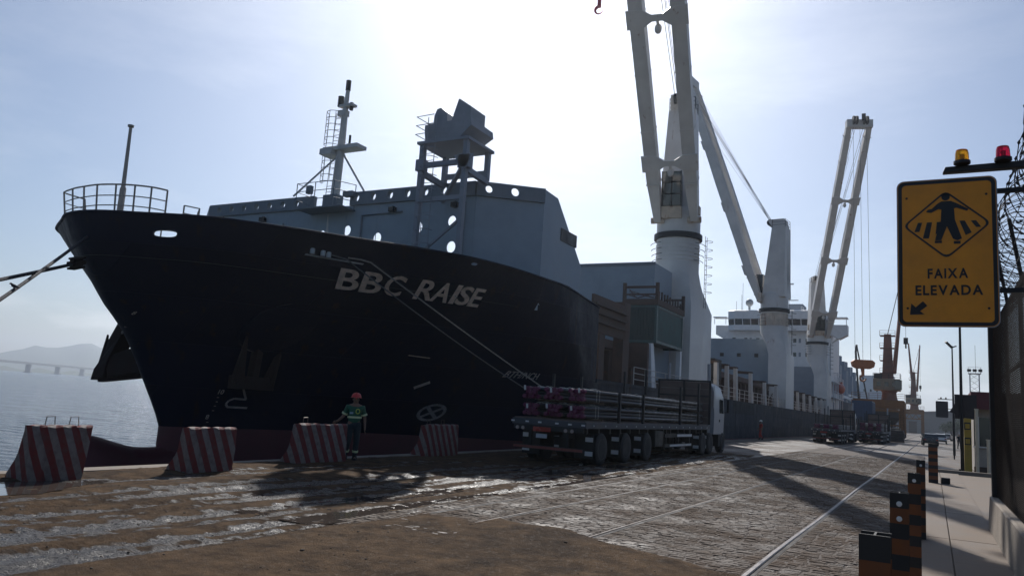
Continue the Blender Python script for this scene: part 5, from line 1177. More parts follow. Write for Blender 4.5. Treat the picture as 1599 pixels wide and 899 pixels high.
truck2 = copy_tree(truck1); truck2.location = (-8.95, 79.5, 0); truck2['label'] = 'second flatbed truck with low pipe load and dark stakes, standing beyond the first truck'
truck3 = copy_tree(truck1); truck3.location = (-6.2, 96.5, 0); truck3['label'] = 'farthest flatbed truck with purple capped pipes near the orange gantry'
# bundles of pipe: each bundle is strapped and lifts as one
pipe_m = M('mill_scale_pipe', (.05, .05, .055), .42, metal=.4, var=.3, vs=3, rust=(.08, .05, .04), ra=.2); capm = M('magenta_end_cap', (.12, .014, .055), .6, var=.2, vs=8); tagm = M('paper_tag', (.6, .6, .6), .7); strapm = M('pale_strap', (.6, .58, .52), .7)
def make_bundle(label, grp, far=False):
    b = thing('pipe_bundle', label, 'pipes', (0, 0, 0), grp); r = .07; L = 14.4
    for row, n in enumerate((4, 3, 4)):
        for k in range(n):
            x = (k-(n-1)/2)*r*2.05; z = r+row*r*1.78; j = random.uniform(-.09, .09)
            g = MB(); g.lathe((x, j, z), [(r*.9, 0), (r, .01), (r, L), (r*.9, L+.01)], 10 if not far else 7, 'y'); p = g.build('pipe', pipe_m, b, local=True, smooth=True)
            g = MB(); g.lathe((x, j, z), [(.02, -.05), (r*.75, -.045), (r*1.06, -.03), (r*1.06, .12)], 10, 'y'); g.build('end_cap', capm, p, local=True, smooth=True)
    if not far:
        for y in (.9, 1.15, 5.2, 9.8, 13.4):
            g = MB(); w, h = r*4.2, r*5.6; g.tube([(-w, y, .0), (w, y+.02, .0), (w, y+.03, h), (w*.4, y+.1, h+.05), (0, y+.02, h+.01), (-w*.6, y, h+.04), (-w, y, h)], .008, 4, closed=True); g.build('strap', strapm, b, local=True)
        g = MB(); x = random.uniform(-.18, .18); z = random.uniform(.2, .3); f = frame((x, -.14, z), (1, 0, .12), (-.1, -.05, 1)); g.add([f(q) for q in ((-.035, 0, 0), (.035, 0, 0), (.035, .15, 0), (-.035, .15, 0), (-.035, 0, -.004), (.035, 0, -.004), (.035, .15, -.004), (-.035, .15, -.004))], [(0, 1, 2, 3), (7, 6, 5, 4), (0, 4, 5, 1), (1, 5, 6, 2), (2, 6, 7, 3), (3, 7, 4, 0)]); g.build('paper_label', tagm, b, local=True)
    return b
random.seed(11)
pos = ('left', 'middle', 'right')
for lv in (0, 1):
    for k in range(3):
        b = make_bundle('%s pipe bundle with magenta end caps in the %s layer on the near truck' % (pos[k], ('lower', 'upper')[lv]), 'pipe bundles on the near truck')
        b.location = (T0[0]-.82+k*.82+random.uniform(-.04, .04), T0[1]+.25+random.uniform(-.05, .1), 1.47+lv*.53)
for k in range(12):
    lv = k//3//1 if False else 0
bear = M('timber_bearer', (.13, .09, .06), .9, var=.3)
for lv in (0, 1):
    for y, lab in ((1.6, 'rear'), (7.2, 'middle'), (13, 'front')):
        g = MB(); z = 1.40+lv*.54; g.bb(T0[0]-1.2, T0[0]+1.2, T0[1]+y-.05, T0[1]+y+.05, z, z+.07); tag(g.build('timber_bearer', bear, origin=(T0[0], T0[1]+y, z)), '%s timber bearer under the %s pipe layer on the near truck' % (lab, ('lower', 'upper')[lv]), 'timber', 'timber bearers under the pipes')
far_b = None
for tr, nm, lvs in ((truck2, 'second', 1), (truck3, 'farthest', 2)):
    for lv in range(lvs):
        for k in range(3):
            lab = '%s pipe bundle with end caps in the %s layer on the %s flatbed truck' % (pos[k], ('lower', 'upper')[lv], nm)
            if far_b is None: far_b = make_bundle(lab, 'pipe bundles on the far trucks', True); b = far_b
            else: b = copy_tree(far_b); b['label'] = lab
            b.location = (tr.location.x-.82+k*.82, tr.location.y+.25, 1.41+lv*.45)

# ------------------------------------------------------------------ raised-crossing sign
SY = 6.68
sg = thing('crossing_sign', 'yellow raised-crossing warning sign with walking figure hanging beside the mesh fence', 'sign', (.9, SY, 0))
def rrect(w, h, r, n=6, ox=0., oy=0.):
    o_ = []
    for cx, cy, a in ((w/2-r, h/2-r, 0), (-w/2+r, h/2-r, 90), (-w/2+r, -h/2+r, 180), (w/2-r, -h/2+r, 270)):
        for k in range(n+1): t = R(a+90*k/n); o_.append((ox+cx+r*math.cos(t), oy+cy+r*math.sin(t)))
    return o_
W_, H_ = .683, 1.168; sc0 = Vector((.108, SY, 3.172)); sf = frame(sc0, (1, 0, 0), (0, 0, 1))     # normal is -Y, towards the road
def plate(parent, nm, outer, holes_, z0, z1, mt, fr):
    vs, fs = holed(outer, holes_, z1-z0); g = MB(); g.add([fr((v[0], v[1], v[2]+(z0+z1)/2)) for v in vs], fs); return g.build(nm, mt, parent)
pan = plate(sg, 'panel', rrect(W_, H_, .055), [], -.006, .0, sedge, sf)
plate(sg, 'yellow_face', rrect(W_-.014, H_-.014, .05), [], .0005, .003, yellow, sf)
plate(pan, 'border', rrect(W_-.022, H_-.022, .047), [rrect(W_-.075, H_-.075, .03)], .0035, .005, sblack, sf)
def diamond(a, r=.03, cx=0., cy=0., ay=None):
    ay = ay or a; P = [(a, 0), (0, ay), (-a, 0), (0, -ay)]; o_ = []
    for k in range(4):
        p, q, s = Vector(P[k-1]), Vector(P[k]), Vector(P[(k+1) % 4]); i0 = q+(p-q).normalized()*r*1.6; i1 = q+(s-q).normalized()*r*1.6
        for t in (0, .25, .5, .75, 1): v = (i0*(1-t)**2+q*2*t*(1-t)+i1*t*t); o_.append((v.x+cx, v.y+cy))
    return o_
dcy = .215
plate(pan, 'diamond_border', diamond(.30, .03, .0, dcy, .272), [diamond(.282, .03, .0, dcy, .254)], .0035, .005, sblack, sf)
def para(cx, w, h0, h1, sk): return [(cx-w/2-sk, h0), (cx+w/2-sk, h0), (cx+w/2+sk, h1), (cx-w/2+sk, h1)]
for (pl, nm) in (([(-.218, .165), (-.183, .165), (-.163, .238), (-.192, .238)], 's'), ([(-.16, .11), (-.118, .11), (-.095, .238), (-.13, .238)], 's'), ([(-.072, .14), (-.045, .155), (-.03, .238), (-.062, .238)], 's'), ([(.13, .125), (.17, .145), (.125, .24), (.09, .24)], 's'), ([(.2, .185), (.232, .185), (.20, .238), (.165, .238)], 's')):
    plate(pan, 'zebra_stripe', pl, [], .0035, .005, sblack, sf)
ped = [(-.012, .372), (.04, .372), (.062, .36), (.12, .325), (.145, .318), (.152, .332), (.07, .385), (.03, .402), (-.03, .402), (-.06, .38), (-.10, .345), (-.125, .338), (-.135, .325), (-.10, .318), (-.045, .35), (-.032, .335), (-.03, .27), (-.04, .215), (-.068, .13), (-.075, .09), (-.045, .082), (-.03, .1), (.008, .21), (.055, .095), (.085, .088), (.10, .1), (.09, .15), (.062, .23), (.052, .30)]
ped = [(-.03, .40), (.035, .40), (.07, .382), (.152, .33), (.143, .315), (.07, .345), (.055, .34), (.06, .25), (.105, .1), (.075, .085), (.045, .1), (.006, .2), (-.035, .09), (-.075, .09), (-.07, .12), (-.035, .25), (-.03, .335), (-.05, .34), (-.10, .313), (-.135, .32), (-.125, .337), (-.095, .345), (-.06, .38)]
plate(pan, 'walking_figure', ped, [], .0055, .007, sblack, sf); plate(pan, 'figure_head', circle(0, .435, .029, 18), [], .0035, .005, sblack, sf)
plate(pan, 'figure_foot', [(-.078, .07), (-.03, .07), (-.03, .088), (-.078, .088)], [], .0035, .005, sblack, sf); plate(pan, 'figure_foot', [(.05, .06), (.095, .06), (.095, .082), (.05, .082)], [], .0035, .005, sblack, sf)
def lettering(body, cx, y, size, wd, parent, mt, fr, nm, off=.0):
    x = None; vs, fs = text(body, size, .001, 0, off); x0, x1 = min(v[0] for v in vs), max(v[0] for v in vs); k = wd/(x1-x0)
    # letters are islands: one object to each letter
    pen = 0.
    cu = []
    for ch in body:
        v, f = text(ch, size, .001, 0, off); a, b = min(q[0] for q in v), max(q[0] for q in v); cu.append((v, f, a, b-a))
    gap = size*.11; tot = sum(c[3] for c in cu)+gap*(len(cu)-1); k = wd/tot; pen = -wd/2
    for v, f, a, w in cu:
        g = MB(); g.add([fr((cx+pen+(q[0]-a)*k, y+q[1], .0045+q[2])) for q in v], f); g.build(nm, mt, parent); pen += (w+gap)*k
lettering('FAIXA', .005, -.205, .105, .27, pan, sblack, sf, 'sign_letter', .003); lettering('ELEVADA', .01, -.335, .105, .45, pan, sblack, sf, 'sign_letter', .003)
arrow = [(-.255, -.49), (-.155, -.487), (-.185, -.462), (-.135, -.42), (-.165, -.385), (-.215, -.432), (-.245, -.402)]
plate(pan, 'arrow', arrow, [], .0035, .005, sblack, sf)
for x in (-.27, .27):
    for y in (.44, -.44): g = MB(); q = sf((x, y, .003)); g.lathe(tuple(q), [(.009, .0), (.009, -.004), (.005, -.006)], 8, 'y'); g.build('bolt', dark, sg)
g = MB(); g.bar(sf((.3, .465, -.03)), (.9, SY+.03, 3.64), .03, .035); g.bar(sf((.3, -.3, -.03)), (.9, SY+.03, 2.87), .03, .035); g.bar((-.1, SY+.03, 3.64), (.34, SY+.03, 3.64), .03, .03); g.pieces('sign_arm', dark, sg)
g = MB(); g.cyl((.9, SY+.03, 0), (.9, SY+.03, 4.25), .05, n=12); g.build('sign_post', dark, sg, smooth=True)
lbz = 3.80
lb_ = thing('beacon_bar', 'black bar above the crossing sign carrying an amber and a red beacon', 'beacon', (.5, SY+.03, lbz))
g = MB(); g.prism([(0, .0), (.82, .0), (.82, .055), (.02, .045)], (.09, SY-.02, lbz), (1, 0, 0), (0, 0, 1), -.07); g.build('bar', sblack, lb_, bevel=.004)
def beacon_mat(nm, c):
    mt = bpy.data.materials.new(nm); mt.use_nodes = True; b = mt.node_tree.nodes['Principled BSDF']; b.inputs['Base Color'].default_value = (*c, 1); b.inputs['Roughness'].default_value = .15
    b.inputs['Transmission Weight'].default_value = .75; b.inputs['IOR'].default_value = 1.3; b.inputs['Subsurface Weight'].default_value = .0; return mt
for x, c, nm in ((.222, (.95, .42, .02), 'amber_lens'), (.49, (.8, .02, .07), 'red_lens')):
    g = MB(); g.lathe((x, SY-.055+.0, lbz+.047), [(.058, 0), (.058, .022), (.05, .024)], 18); bs_ = g.build('beacon_base', sblack, lb_, smooth=True)
    g = MB(); g.lathe((x, SY-.055, lbz+.072), [(.048, 0), (.048, .01), (.046, .06), (.04, .084), (.02, .091), (.001, .092)], 18); g.build('beacon_lens', beacon_mat(nm, c), lb_, smooth=True)
    g = MB(); g.cyl((x, SY-.055, lbz+.07), (x, SY-.055, lbz+.12), .014, n=8); g.build('beacon_bulb', steel, bs_)

# ------------------------------------------------------------------ striped steel guard posts
def guard_post(x, y, label, w=.135, h=1.3, nrefl=2, rz=0.):
    p = thing('guard_post', label, 'post', (x, y, 0), 'striped guard posts along the footway', rz)
    # I-section in alternating painted bands
    nb = 11; bh = h/nb
    for k in range(nb):
        z0, z1 = k*bh, (k+1)*bh; g = MB(); t = .0 if k % 2 else .0
        for yy in (-w*.5, w*.5): g.bb(-w/2, w/2, yy-.006, yy+.006, z0, z1)
        g.bb(-.005, .005, -w*.5+.006, w*.5-.006, z0, z1)
        g.build('painted_band', pblack if k % 2 == 0 else porange, p, local=True)
    for i in range(nrefl):
        z = h-.085-i*.115; g = MB(); g.lathe((0, -w*.5-.006, z), [(.021, 0), (.021, -.006), (.012, -.009)], 14, 'y'); g.build('reflector', reflm, p, local=True, smooth=True)
guard_post(-.25, 4.2, 'nearest black and orange striped guard post, only its top showing', nrefl=0)
guard_post(-.245, 7.08, 'second striped guard post with two round reflectors')
guard_post(-.205, 10.46, 'third striped guard post, half hidden behind the second', nrefl=1)
guard_post(-.195, 15.15, 'fourth striped guard post, its black top showing above the third', nrefl=1)
guard_post(-.02, 31.8, 'far striped guard post standing alone up the footway', w=.3, h=1.36, nrefl=0)
g = MB(); g.bb(.22, .5, 31.6, 31.85, .0, .22); tag(g.build('kerb_block', black, origin=(.36, 31.7, 0), bevel=.02), 'small black block on the footway beside the far guard post', 'block')

# ------------------------------------------------------------------ mesh fence with razor wire on a concrete plinth
FX, FY0, FY1, FZ = .97, 2.0, 18.1, 3.95
fence = thing('security_fence', 'tall dark mesh fence with concrete base and coiled razor wire beside the footway', 'fence', (FX, FY1, 0))
g = MB(); pr = [(-.02, -.1), (.30, -.1), (.30, .60), (.05, .62), (.02, .60)]
g.loft([[(FX-.04+a, FY0+(FY1-FY0)*k/30, b+.01*math.sin(k*1.3)) for a, b in pr] for k in range(31)]); g.build('plinth', conc, fence)
meshm = M('rusty_mesh_wire', (.03, .022, .018), .7, metal=.3, var=.3)
g = MB(); hgt = FZ-.64; ln = FY1-FY0; st = .06
for s in (1, -1):
    t = -hgt
    while t < ln+0:
        y0_, z0_ = t, 0.; y1_, z1_ = t+hgt, hgt
        if y0_ < 0: z0_ -= y0_; y0_ = 0
        if y1_ > ln: z1_ -= y1_-ln; y1_ = ln
        if y1_ > y0_+.02:
            a, b = (FY0+y0_, FY0+y1_) if s > 0 else (FY1-y0_, FY1-y1_); g.bar((FX+.1+.006*s, a, .64+z0_), (FX+.1+.003*s, b, .64+z1_), .0032, .0045, side=(1, 0, 0))
        t += st
g.build('wire_mesh', meshm, fence)
fpm = M('fence_post_steel', (.02, .016, .014), .6, metal=.3)
for y in [FY1-.05, 15.6, 13.1, 10.6, 8.1, 5.6, 3.1]:
    w = .26 if y > 17 else .09; g = MB(); g.bb(FX+.02 if y > 17 else FX+.13, FX+.22 if y > 17 else FX+.18, y-w/2, y+w/2, .6, FZ+.05); po = g.build('fence_post', fpm, fence)
    g = MB(); g.bar((FX+.2, y, FZ), (FX+.05, y, FZ+1.0), .05, .05); g.build('wire_arm', fpm, po)
g = MB()
for z in (.68, 1.75, 2.85, FZ): g.bb(FX+.13, FX+.17, FY0, FY1, z-.02, z+.02)
g.pieces('fence_rail', fpm, fence)
g = MB()
for z in (FZ+.3, FZ+.62, FZ+.95): g.cyl((FX+.12, FY0, z), (FX+.1, FY1, z), .006, n=4)
g.pieces('line_wire', meshm, fence)
random.seed(5)
barb = MB()
for cz, rad, ph, dirn in ((FZ+.5, .42, 0, 1), (FZ+.46, .38, 1.1, -1)):
    g = MB(); turns = 48; n = 18; pts = []
    for k in range(turns*n+1):
        a = 2*math.pi*k/n*dirn+ph; y = FY0+(FY1+.1-FY0)*k/(turns*n); rr2 = rad*(1+.08*math.sin(k*.37)+.05*math.sin(k*.11)); pts.append((FX+.12+rr2*math.cos(a)*.85, y+.05*math.sin(k*.21)+.16*math.cos(a*.5), cz+rr2*math.sin(a)))
    g.tube(pts, .005, 4); g.build('razor_coil', meshm, fence)
    for k in range(0, len(pts), 2):
        p = Vector(pts[k]); q = Vector(pts[min(k+1, len(pts)-1)]); d = (q-p); 
        if d.length < 1e-4: continue
        d.normalize(); u = d.orthogonal().normalized(); u.rotate(Matrix.Rotation(random.random()*6.28, 3, d))
        barb.add([p-d*.03, p+u*.016, p+d*.03, p-u*.016], [(0, 1, 2, 3)])
o = barb.build('razor_barbs', meshm, fence); o['kind'] = 'stuff'

# ------------------------------------------------------------------ guard booth and things round it
wallm = M('booth_wall', (.36, .33, .29), .8, var=.2, rust=(.2, .16, .12), ra=.2); redf = M('dark_red_fascia', (.10, .018, .025), .6, var=.2); ylw = M('post_yellow', (.33, .23, .025), .6, var=.2)
bo = thing('guard_booth', 'small guard booth with dark red fascia behind the mesh fence', 'booth', (3.4, 46, 0))
g = MB(); g.bb(1.75, 5.2, 44.4, 48, 0, 3.0); g.build('wall', wallm, bo)
g = MB(); g.bb(1.62, 5.6, 43.6, 48.4, 3.0, 3.82); g.build('fascia', redf, bo)
g = MB(); g.bb(1.74, 2.6, 44.34, 44.42, 1.25, 2.6); wi = g.build('window', glass, bo); g = MB(); g.bb(1.9, 1.96, 44.28, 44.36, 1.2, 2.65); g.bb(1.7, 2.65, 44.28, 44.36, 1.16, 1.22); g.build('window_frame', white, wi)
g = MB(); g.bb(2.9, 3.8, 44.35, 44.42, 0, 2.2); g.build('door', brown, bo)
g = MB(); g.bb(1.72, 5.2, 44.3, 44.395, .0, .25); g.build('base_course', brown, bo)
yp = thing('yellow_pillar', 'yellow pillar with two small black pictogram plates beside the guard booth', 'pillar', (1.42, 42.6, 0))
g = MB(); g.bb(1.27, 1.57, 42.4, 42.7, 0, 2.5); g.build('pillar', ylw, yp, bevel=.02)
for z in (2.15, 1.45):
    g = MB(); g.bb(1.28, 1.54, 42.37, 42.395, z-.17, z+.17); pq = g.build('pictogram_plate', sblack, yp)
    g = MB(); g.bb(1.32, 1.5, 42.355, 42.365, z-.12, z+.1); g.prism([(-.05, -.08), (.05, -.08), (0, .06)], (1.41, 42.352, z), (1, 0, 0), (0, 0, 1), .004); g.build('pictogram', ylw, pq)
for k, (x, y) in enumerate(((1.75, 41.6), (2.15, 40.9))):
    g = MB(); g.cyl((x, y, 0), (x, y, 1.55 if k else 2.9), .07, n=10); g.cyl((x, y, 1.55 if k else 2.9), (x, y, 1.6 if k else 2.95), .09, n=10); tag(g.build('pale_post', M('pale_post', (.55, .5, .38), .6), origin=(x, y, 0), smooth=True), ('tall pale post right beside the yellow pillar', 'short pale bollard post in front of the booth window')[k], 'post')
# sign pole with dark direction board seen from behind
sp_ = thing('board_pole', 'tall thin pole with a dark board fixed behind it, rising behind the crossing sign', 'pole', (1.2, 43.1, 0))
g = MB(); g.tube([(1.2, 43.1, 0), (1.2, 43.1, 7.4)], [.085, .05], 10); g.cyl((1.2, 43.1, 0), (1.2, 43.1, .12), .16, n=12); g.build('pole', dark, sp_, smooth=True)
g = MB(); g.prism([(-.3, 0), (.62, 0), (.62, 1.16), (-.3, 1.16), (-.3, .7), (-.52, .3), (-.3, .22)], (1.22, 43.25, 2.48), (1, 0, 0), (0, 0, 1), -.06); g.build('board', M('dark_board', (.018, .012, .014), .6), sp_)
s2 = thing('crossing_sign', 'dark back of a second crossing sign with two beacons, far up the footway', 'sign', (1.15, 62, 0))
g = MB(); g.cyl((1.25, 62, 0), (1.25, 62, 4.3), .05, n=10); g.build('sign_post', dark, s2)
g = MB(); f2 = frame((.55, 61.9, 3.35), (1, 0, 0), (0, 0, 1)); vs, fs = holed(rrect(.76, 1.12, .06), [], .02); g.add([f2(v) for v in vs], fs); g.build('panel', M('sign_back', (.05, .05, .055), .5, metal=.3), s2)
g = MB(); g.bar((.3, 61.95, 4.05), (1.25, 61.95, 4.05), .06, .05); g.bar((.55, 61.95, 3.4), (1.25, 61.95, 3.4), .04, .04); g.pieces('sign_arm', dark, s2)
for x in (.5, .8): g = MB(); g.lathe((x, 61.95, 4.08), [(.05, 0), (.05, .08), (.02, .11)], 10); g.build('beacon', sblack, s2)
# street lamp, lattice tower, flag pole
lp = thing('street_lamp', 'slim street lamp with a single angled head beyond the far crossing sign', 'street lamp', (1.48, 73, 0))
g = MB(); g.tube([(1.48, 73, 0), (1.45, 73, 8.85)], [.10, .05], 10); g.build('pole', dark, lp, smooth=True)
g = MB(); g.bar((1.45, 73, 8.7), (1.0, 72.6, 9.15), .22, .1); g.bar((1.45, 73, 8.75), (1.75, 73.1, 8.85), .18, .1); g.build('lamp_head', dark, lp)
lt = thing('lattice_tower', 'open lattice floodlight tower rising behind the guard booth roof', 'tower', (5.75, 140, 0))
g = MB()
for sx in (-.62, .62):
    for sy in (-.62, .62): g.cyl((5.75+sx, 140+sy, 0), (5.75+sx, 140+sy, 11), .06, n=5)
for k in range(12):
    z = k*.92
    for a, b in (((-.62, -.62), (.62, -.62)), ((.62, -.62), (.62, .62)), ((.62, .62), (-.62, .62)), ((-.62, .62), (-.62, -.62))): g.cyl((5.75+a[0], 140+a[1], z), (5.75+b[0], 140+b[1], z+.92), .035, n=4)
g.build('lattice', steel, lt)
g = MB(); g.bb(4.9, 6.6, 139.2, 140.8, 11, 11.1); rails(g, [(4.9, 139.2, 11.1), (6.6, 139.2, 11.1), (6.6, 140.8, 11.1)], .9, .03, 2); g.build('platform', steel, lt)
for x in (5.0, 5.75, 6.5): g = MB(); g.box((x, 139.1, 11.5), (.45, .35, .4), .3); g.build('floodlight', dark, lt)
g = MB(); g.cyl((5.9, 140, 11), (5.9, 140, 15.5), .03, n=4); g.build('aerial', dark, lt)
# white car and dark vehicle far up the road
def car(label, loc, rz, paint):
    c = thing('parked_car', label, 'car', loc, 'vehicles far up the quay road', rz)
    secs = [(-2.05, .45, .72, .72), (-2.0, .35, .95, .8), (-1.5, .3, 1.0, .85), (-.9, .28, 1.0, .86), (.9, .28, .98, .86), (1.7, .32, .88, .83), (2.0, .4, .72, .72)]
    g = MB(); g.loft([[(-w, y, z0), (w, y, z0), (w*1.02, y, (z0+z1)/2), (w*.97, y, z1), (-w*.97, y, z1), (-w*1.02, y, (z0+z1)/2)] for y, z0, z1, w in secs]); b = g.build('body', paint, c, local=True, smooth=True)
    g = MB(); cs = [(-1.95, .97, .74), (-1.55, 1.42, .64), (.2, 1.47, .63), (1.1, .97, .76)]
    g.loft([[(-w-.06, y-.0, .96), (w+.06, y, .96), (w, y, z), (-w, y, z)] for y, z, w in cs]); g.build('cabin_glass', glass, b, local=True)
    g = MB(); g.loft([[(-w-.005, y, z-.03), (w+.005, y, z-.03), (w-.03, y, z+.03), (-w+.03, y, z+.03)] for y, z, w in cs[1:3]]); g.build('roof', paint, b, local=True)
    for sx in (-1, 1):
        for y in (-1.3, 1.3):
            g = MB(); g.lathe((sx*.78, y, .32), [(.2, -.1), (.3, -.1), (.32, 0), (.3, .1), (.2, .1)], 18, 'x'); w = g.build('wheel', black, c, local=True, smooth=True); g = MB(); g.lathe((sx*.82, y, .32), [(.02, .06*sx), (.19, .06*sx), (.2, 0)], 12, 'x'); g.build('rim', rim_m, w, local=True)
        g = MB(); g.box((sx*.66, -2.03, .74), (.26, .06, .14)); g.build('tail_lamp', redl, c, local=True)
        g = MB(); g.box((sx*.95, .75, 1.0), (.16, .1, .12)); g.build('mirror', paint, c, local=True)
    g = MB(); g.bb(-.8, .8, -2.12, -1.98, .38, .56); g.build('bumper', black, c, local=True)
car('white car driving far up the quay road near the sign posts', (.95, 138, 0), 0, M('car_white', (.65, .65, .66), .25, var=.03)); car('dark car just ahead of the white car on the quay road', (-.4, 112, 0), R(4), M('car_dark', (.03, .03, .035), .25, var=.05))
car('silver car parked farthest along the quay road', (2.6, 190, 0), R(-6), M('car_silver', (.35, .36, .37), .25, var=.03))

# ------------------------------------------------------------------ harbour portal cranes
def portal_crane(label, Yc, x0, x1, zp, tower_x, z_top, jib_tip, depth, jib_base_z, two=False):
    c = thing('portal_crane', label, 'crane', ((x0+x1)/2, Yc, 0), 'rust-orange portal cranes on the quay')
    for x in (x0+.5, x1-.5):
        for y in (Yc-depth/2, Yc+depth/2):
            g = MB(); g.bar((x, y, .9), (x, y, zp), 1.0, 1.0, .8, .8, side=(1, 0, 0)); lg = g.build('portal_leg', gantry, c)
            g = MB(); g.box((x, y, .55), (.9, 2.6, .7)); 
            for k in (-.8, .8): g.cyl((x-.2, y+k, .35), (x+.2, y+k, .35), .35, n=12)
            g.build('bogie', dark, lg)
    g = MB()
    for y in (Yc-depth/2, Yc+depth/2): g.bb(x0, x1, y-.5, y+.5, zp, zp+1.3)
    for x in (x0+.5, x1-.5): g.bb(x-.45, x+.45, Yc-depth/2+.5, Yc+depth/2-.5, zp+.05, zp+1.2)
    g.bb(x0+.2, x1-.2, Yc-depth/2+.6, Yc+depth/2-.6, zp+1.3, zp+1.5); g.build('portal_beam', gantry, c)
    g = MB(); n = 6
    for k in range(n): g.bar((x0+.6+(x1-x0-1.2)*k/n, Yc-depth/2-.52, zp-1.6 if k % 2 else zp-.05), (x0+.6+(x1-x0-1.2)*(k+1)/n, Yc-depth/2-.52, zp-.05 if k % 2 else zp-1.6), .18, .18)
    g.bar((x0+.6, Yc-depth/2-.52, zp-1.7), (x1-.6, Yc-depth/2-.52, zp-1.7), .2, .3); rails(g, [(x0+(x1-x0)*k/6, Yc-depth/2-.45, zp+1.5) for k in range(7)], 1.1, .04, 3); g.build('portal_bracing', gantry, c)
    tx = tower_x
    g = MB(); g.lathe((tx, Yc, zp+1.5), [(1.5, 0), (1.35, .4), (1.2, 1.4), (1.5, 1.8)], 18); g.build('slew_column', orange, c, smooth=True)
    hz = zp+3.3
    g = MB(); g.bb(tx-2.6, tx+1.9, Yc-2, Yc+2.5, hz, hz+2.1); hs_ = g.build('machinery_house', buff, c, bevel=.08)
    g = MB()
    for k in range(3): g.bb(tx-2.0+k*1.3, tx-1.3+k*1.3, Yc-2.05, Yc-1.97, hz+.7, hz+1.5)
    g.pieces('house_window', glass, hs_)
    g = MB(); rails(g, [(tx-2.6, Yc-2, hz+2.1), (tx, Yc-2, hz+2.1), (tx+1.9, Yc-2, hz+2.1), (tx+1.9, Yc+2, hz+2.1)], 1, .04, 3); g.box((tx-1.8, Yc, hz+2.6), (1.5, 1.6, 1.0)); g.build('house_rail', dark, hs_)
    g = MB(); g.bar((tx-.2, Yc, hz+2.1), (tx-.2, Yc, z_top), 1.9, 1.7, 1.2, 1.1, side=(1, 0, 0)); twr = g.build('tower', orange, c)
    g = MB()
    for k in range(4):
        z = hz+3.2+k*(z_top-hz-3.5)/3; g.box((tx-.2, Yc, z), (2.6, 2.4, .1)); rails(g, [(tx-1.5, Yc-1.2, z), (tx+1.1, Yc-1.2, z)], .9, .035, 2)
    g.build('tower_platform', orange, twr)
    jt = Vector(jib_tip); jb = Vector((tx+.9, Yc-1.2, jib_base_z))
    g = MB(); d = jt-jb
    for s in (-.5, .5): g.bar(jb+Vector((0, s, 0)), jt+Vector((0, s*.5, 0)), .6, .75, .3, .35)
    for k in range(12):
        a, b = jb+d*(k/12), jb+d*((k+1)/12); g.bar(a+Vector((0, -.5 if k % 2 else .5, 0)), b+Vector((0, .4 if k % 2 else -.4, 0)), .18, .18)
    jb_ = g.build('jib', orange, c)
    g = MB(); top = Vector((tx-.2, Yc, z_top))
    for s in (-.4, .4): g.cyl(top+Vector((0, s, 0)), jt+Vector((0, s, 0)), .05, n=4)
    hk = Vector((jt.x, jt.y, max(6., jt.z-14)))
    g.cyl(jt, hk, .04, n=4); g.build('wires', wire, c)
    g = MB(); g.box(tuple(hk), (.7, .5, 1.1)); g.cyl(hk-Vector((0, 0, .5)), hk-Vector((0, 0, 1.3)), .14, n=6); g.build('hook_block', dark, c)
    g = MB(); g.box((tx+1.6, Yc-2.2, hz+1.0), (1.2, 1.2, 1.7)); g.build('driver_cab', glass, c)
    return c
portal_crane('rust-orange portal crane on a yellow-orange gantry behind the parked trucks', 160, -13.2, -4.4, 5.4, -7.1, 19.2, (-4.0, 150, 31), 7, 12)
pc2 = portal_crane('smaller rust-orange portal crane farther along the quay with twin raised jibs', 300, -9.6, -2.6, 7.2, -5.6, 21.5, (-3.6, 292, 30), 8, 15)
g = MB(); g.bar((-6.2, 299, 19), (-7.1, 296, 31), .7, .7, .35, .35); g.build('jib', orange, pc2)
# bulk hopper under the gantry, pallets and drums on the quay
hp = thing('bulk_hopper', 'grey-brown bulk hopper on orange legs standing under the portal crane', 'hopper', (-7.2, 150, 0))
hpm = M('hopper_plate', (.11, .09, .08), .8, var=.3, rust=RUST, ra=.3)
for x in (-9.6, -4.9):
    for y in (147.8, 152): g = MB(); g.bb(x-.2, x+.2, y-.2, y+.2, 0, 4.6); g.build('leg', gantry, hp)
def hrect(z, a, b): return [(-7.25-a, 149.9-b, z), (-7.25+a, 149.9-b, z), (-7.25+a, 149.9+b, z), (-7.25-a, 149.9+b, z)]
g = MB(); g.loft([hrect(1.3, .6, .6), hrect(3.6, 2.3, 2.1), hrect(4.9, 2.5, 2.3)]); g.build('funnel', hpm, hp)
g = MB(); g.bb(-9.9, -4.6, 147.4, 147.75, 4.6, 5.0); g.bb(-9.9, -4.6, 152.2, 152.5, 4.6, 5.0); g.bb(-9.9, -4.6, 147.5, 147.7, 2.2, 2.45); g.pieces('cross_beam', gantry, hp)
g = MB(); rails(g, [(-9.9+k*.88, 147.45, 5.0) for k in range(7)], 1.1, .04, 3); g.build('guard_rail', gantry, hp)
g = MB(); ladder(g, (-4.5, 147.4, 0), (-4.7, 147.4, 5), .5, .4); g.build('ladder', dark, hp)
random.seed(31)
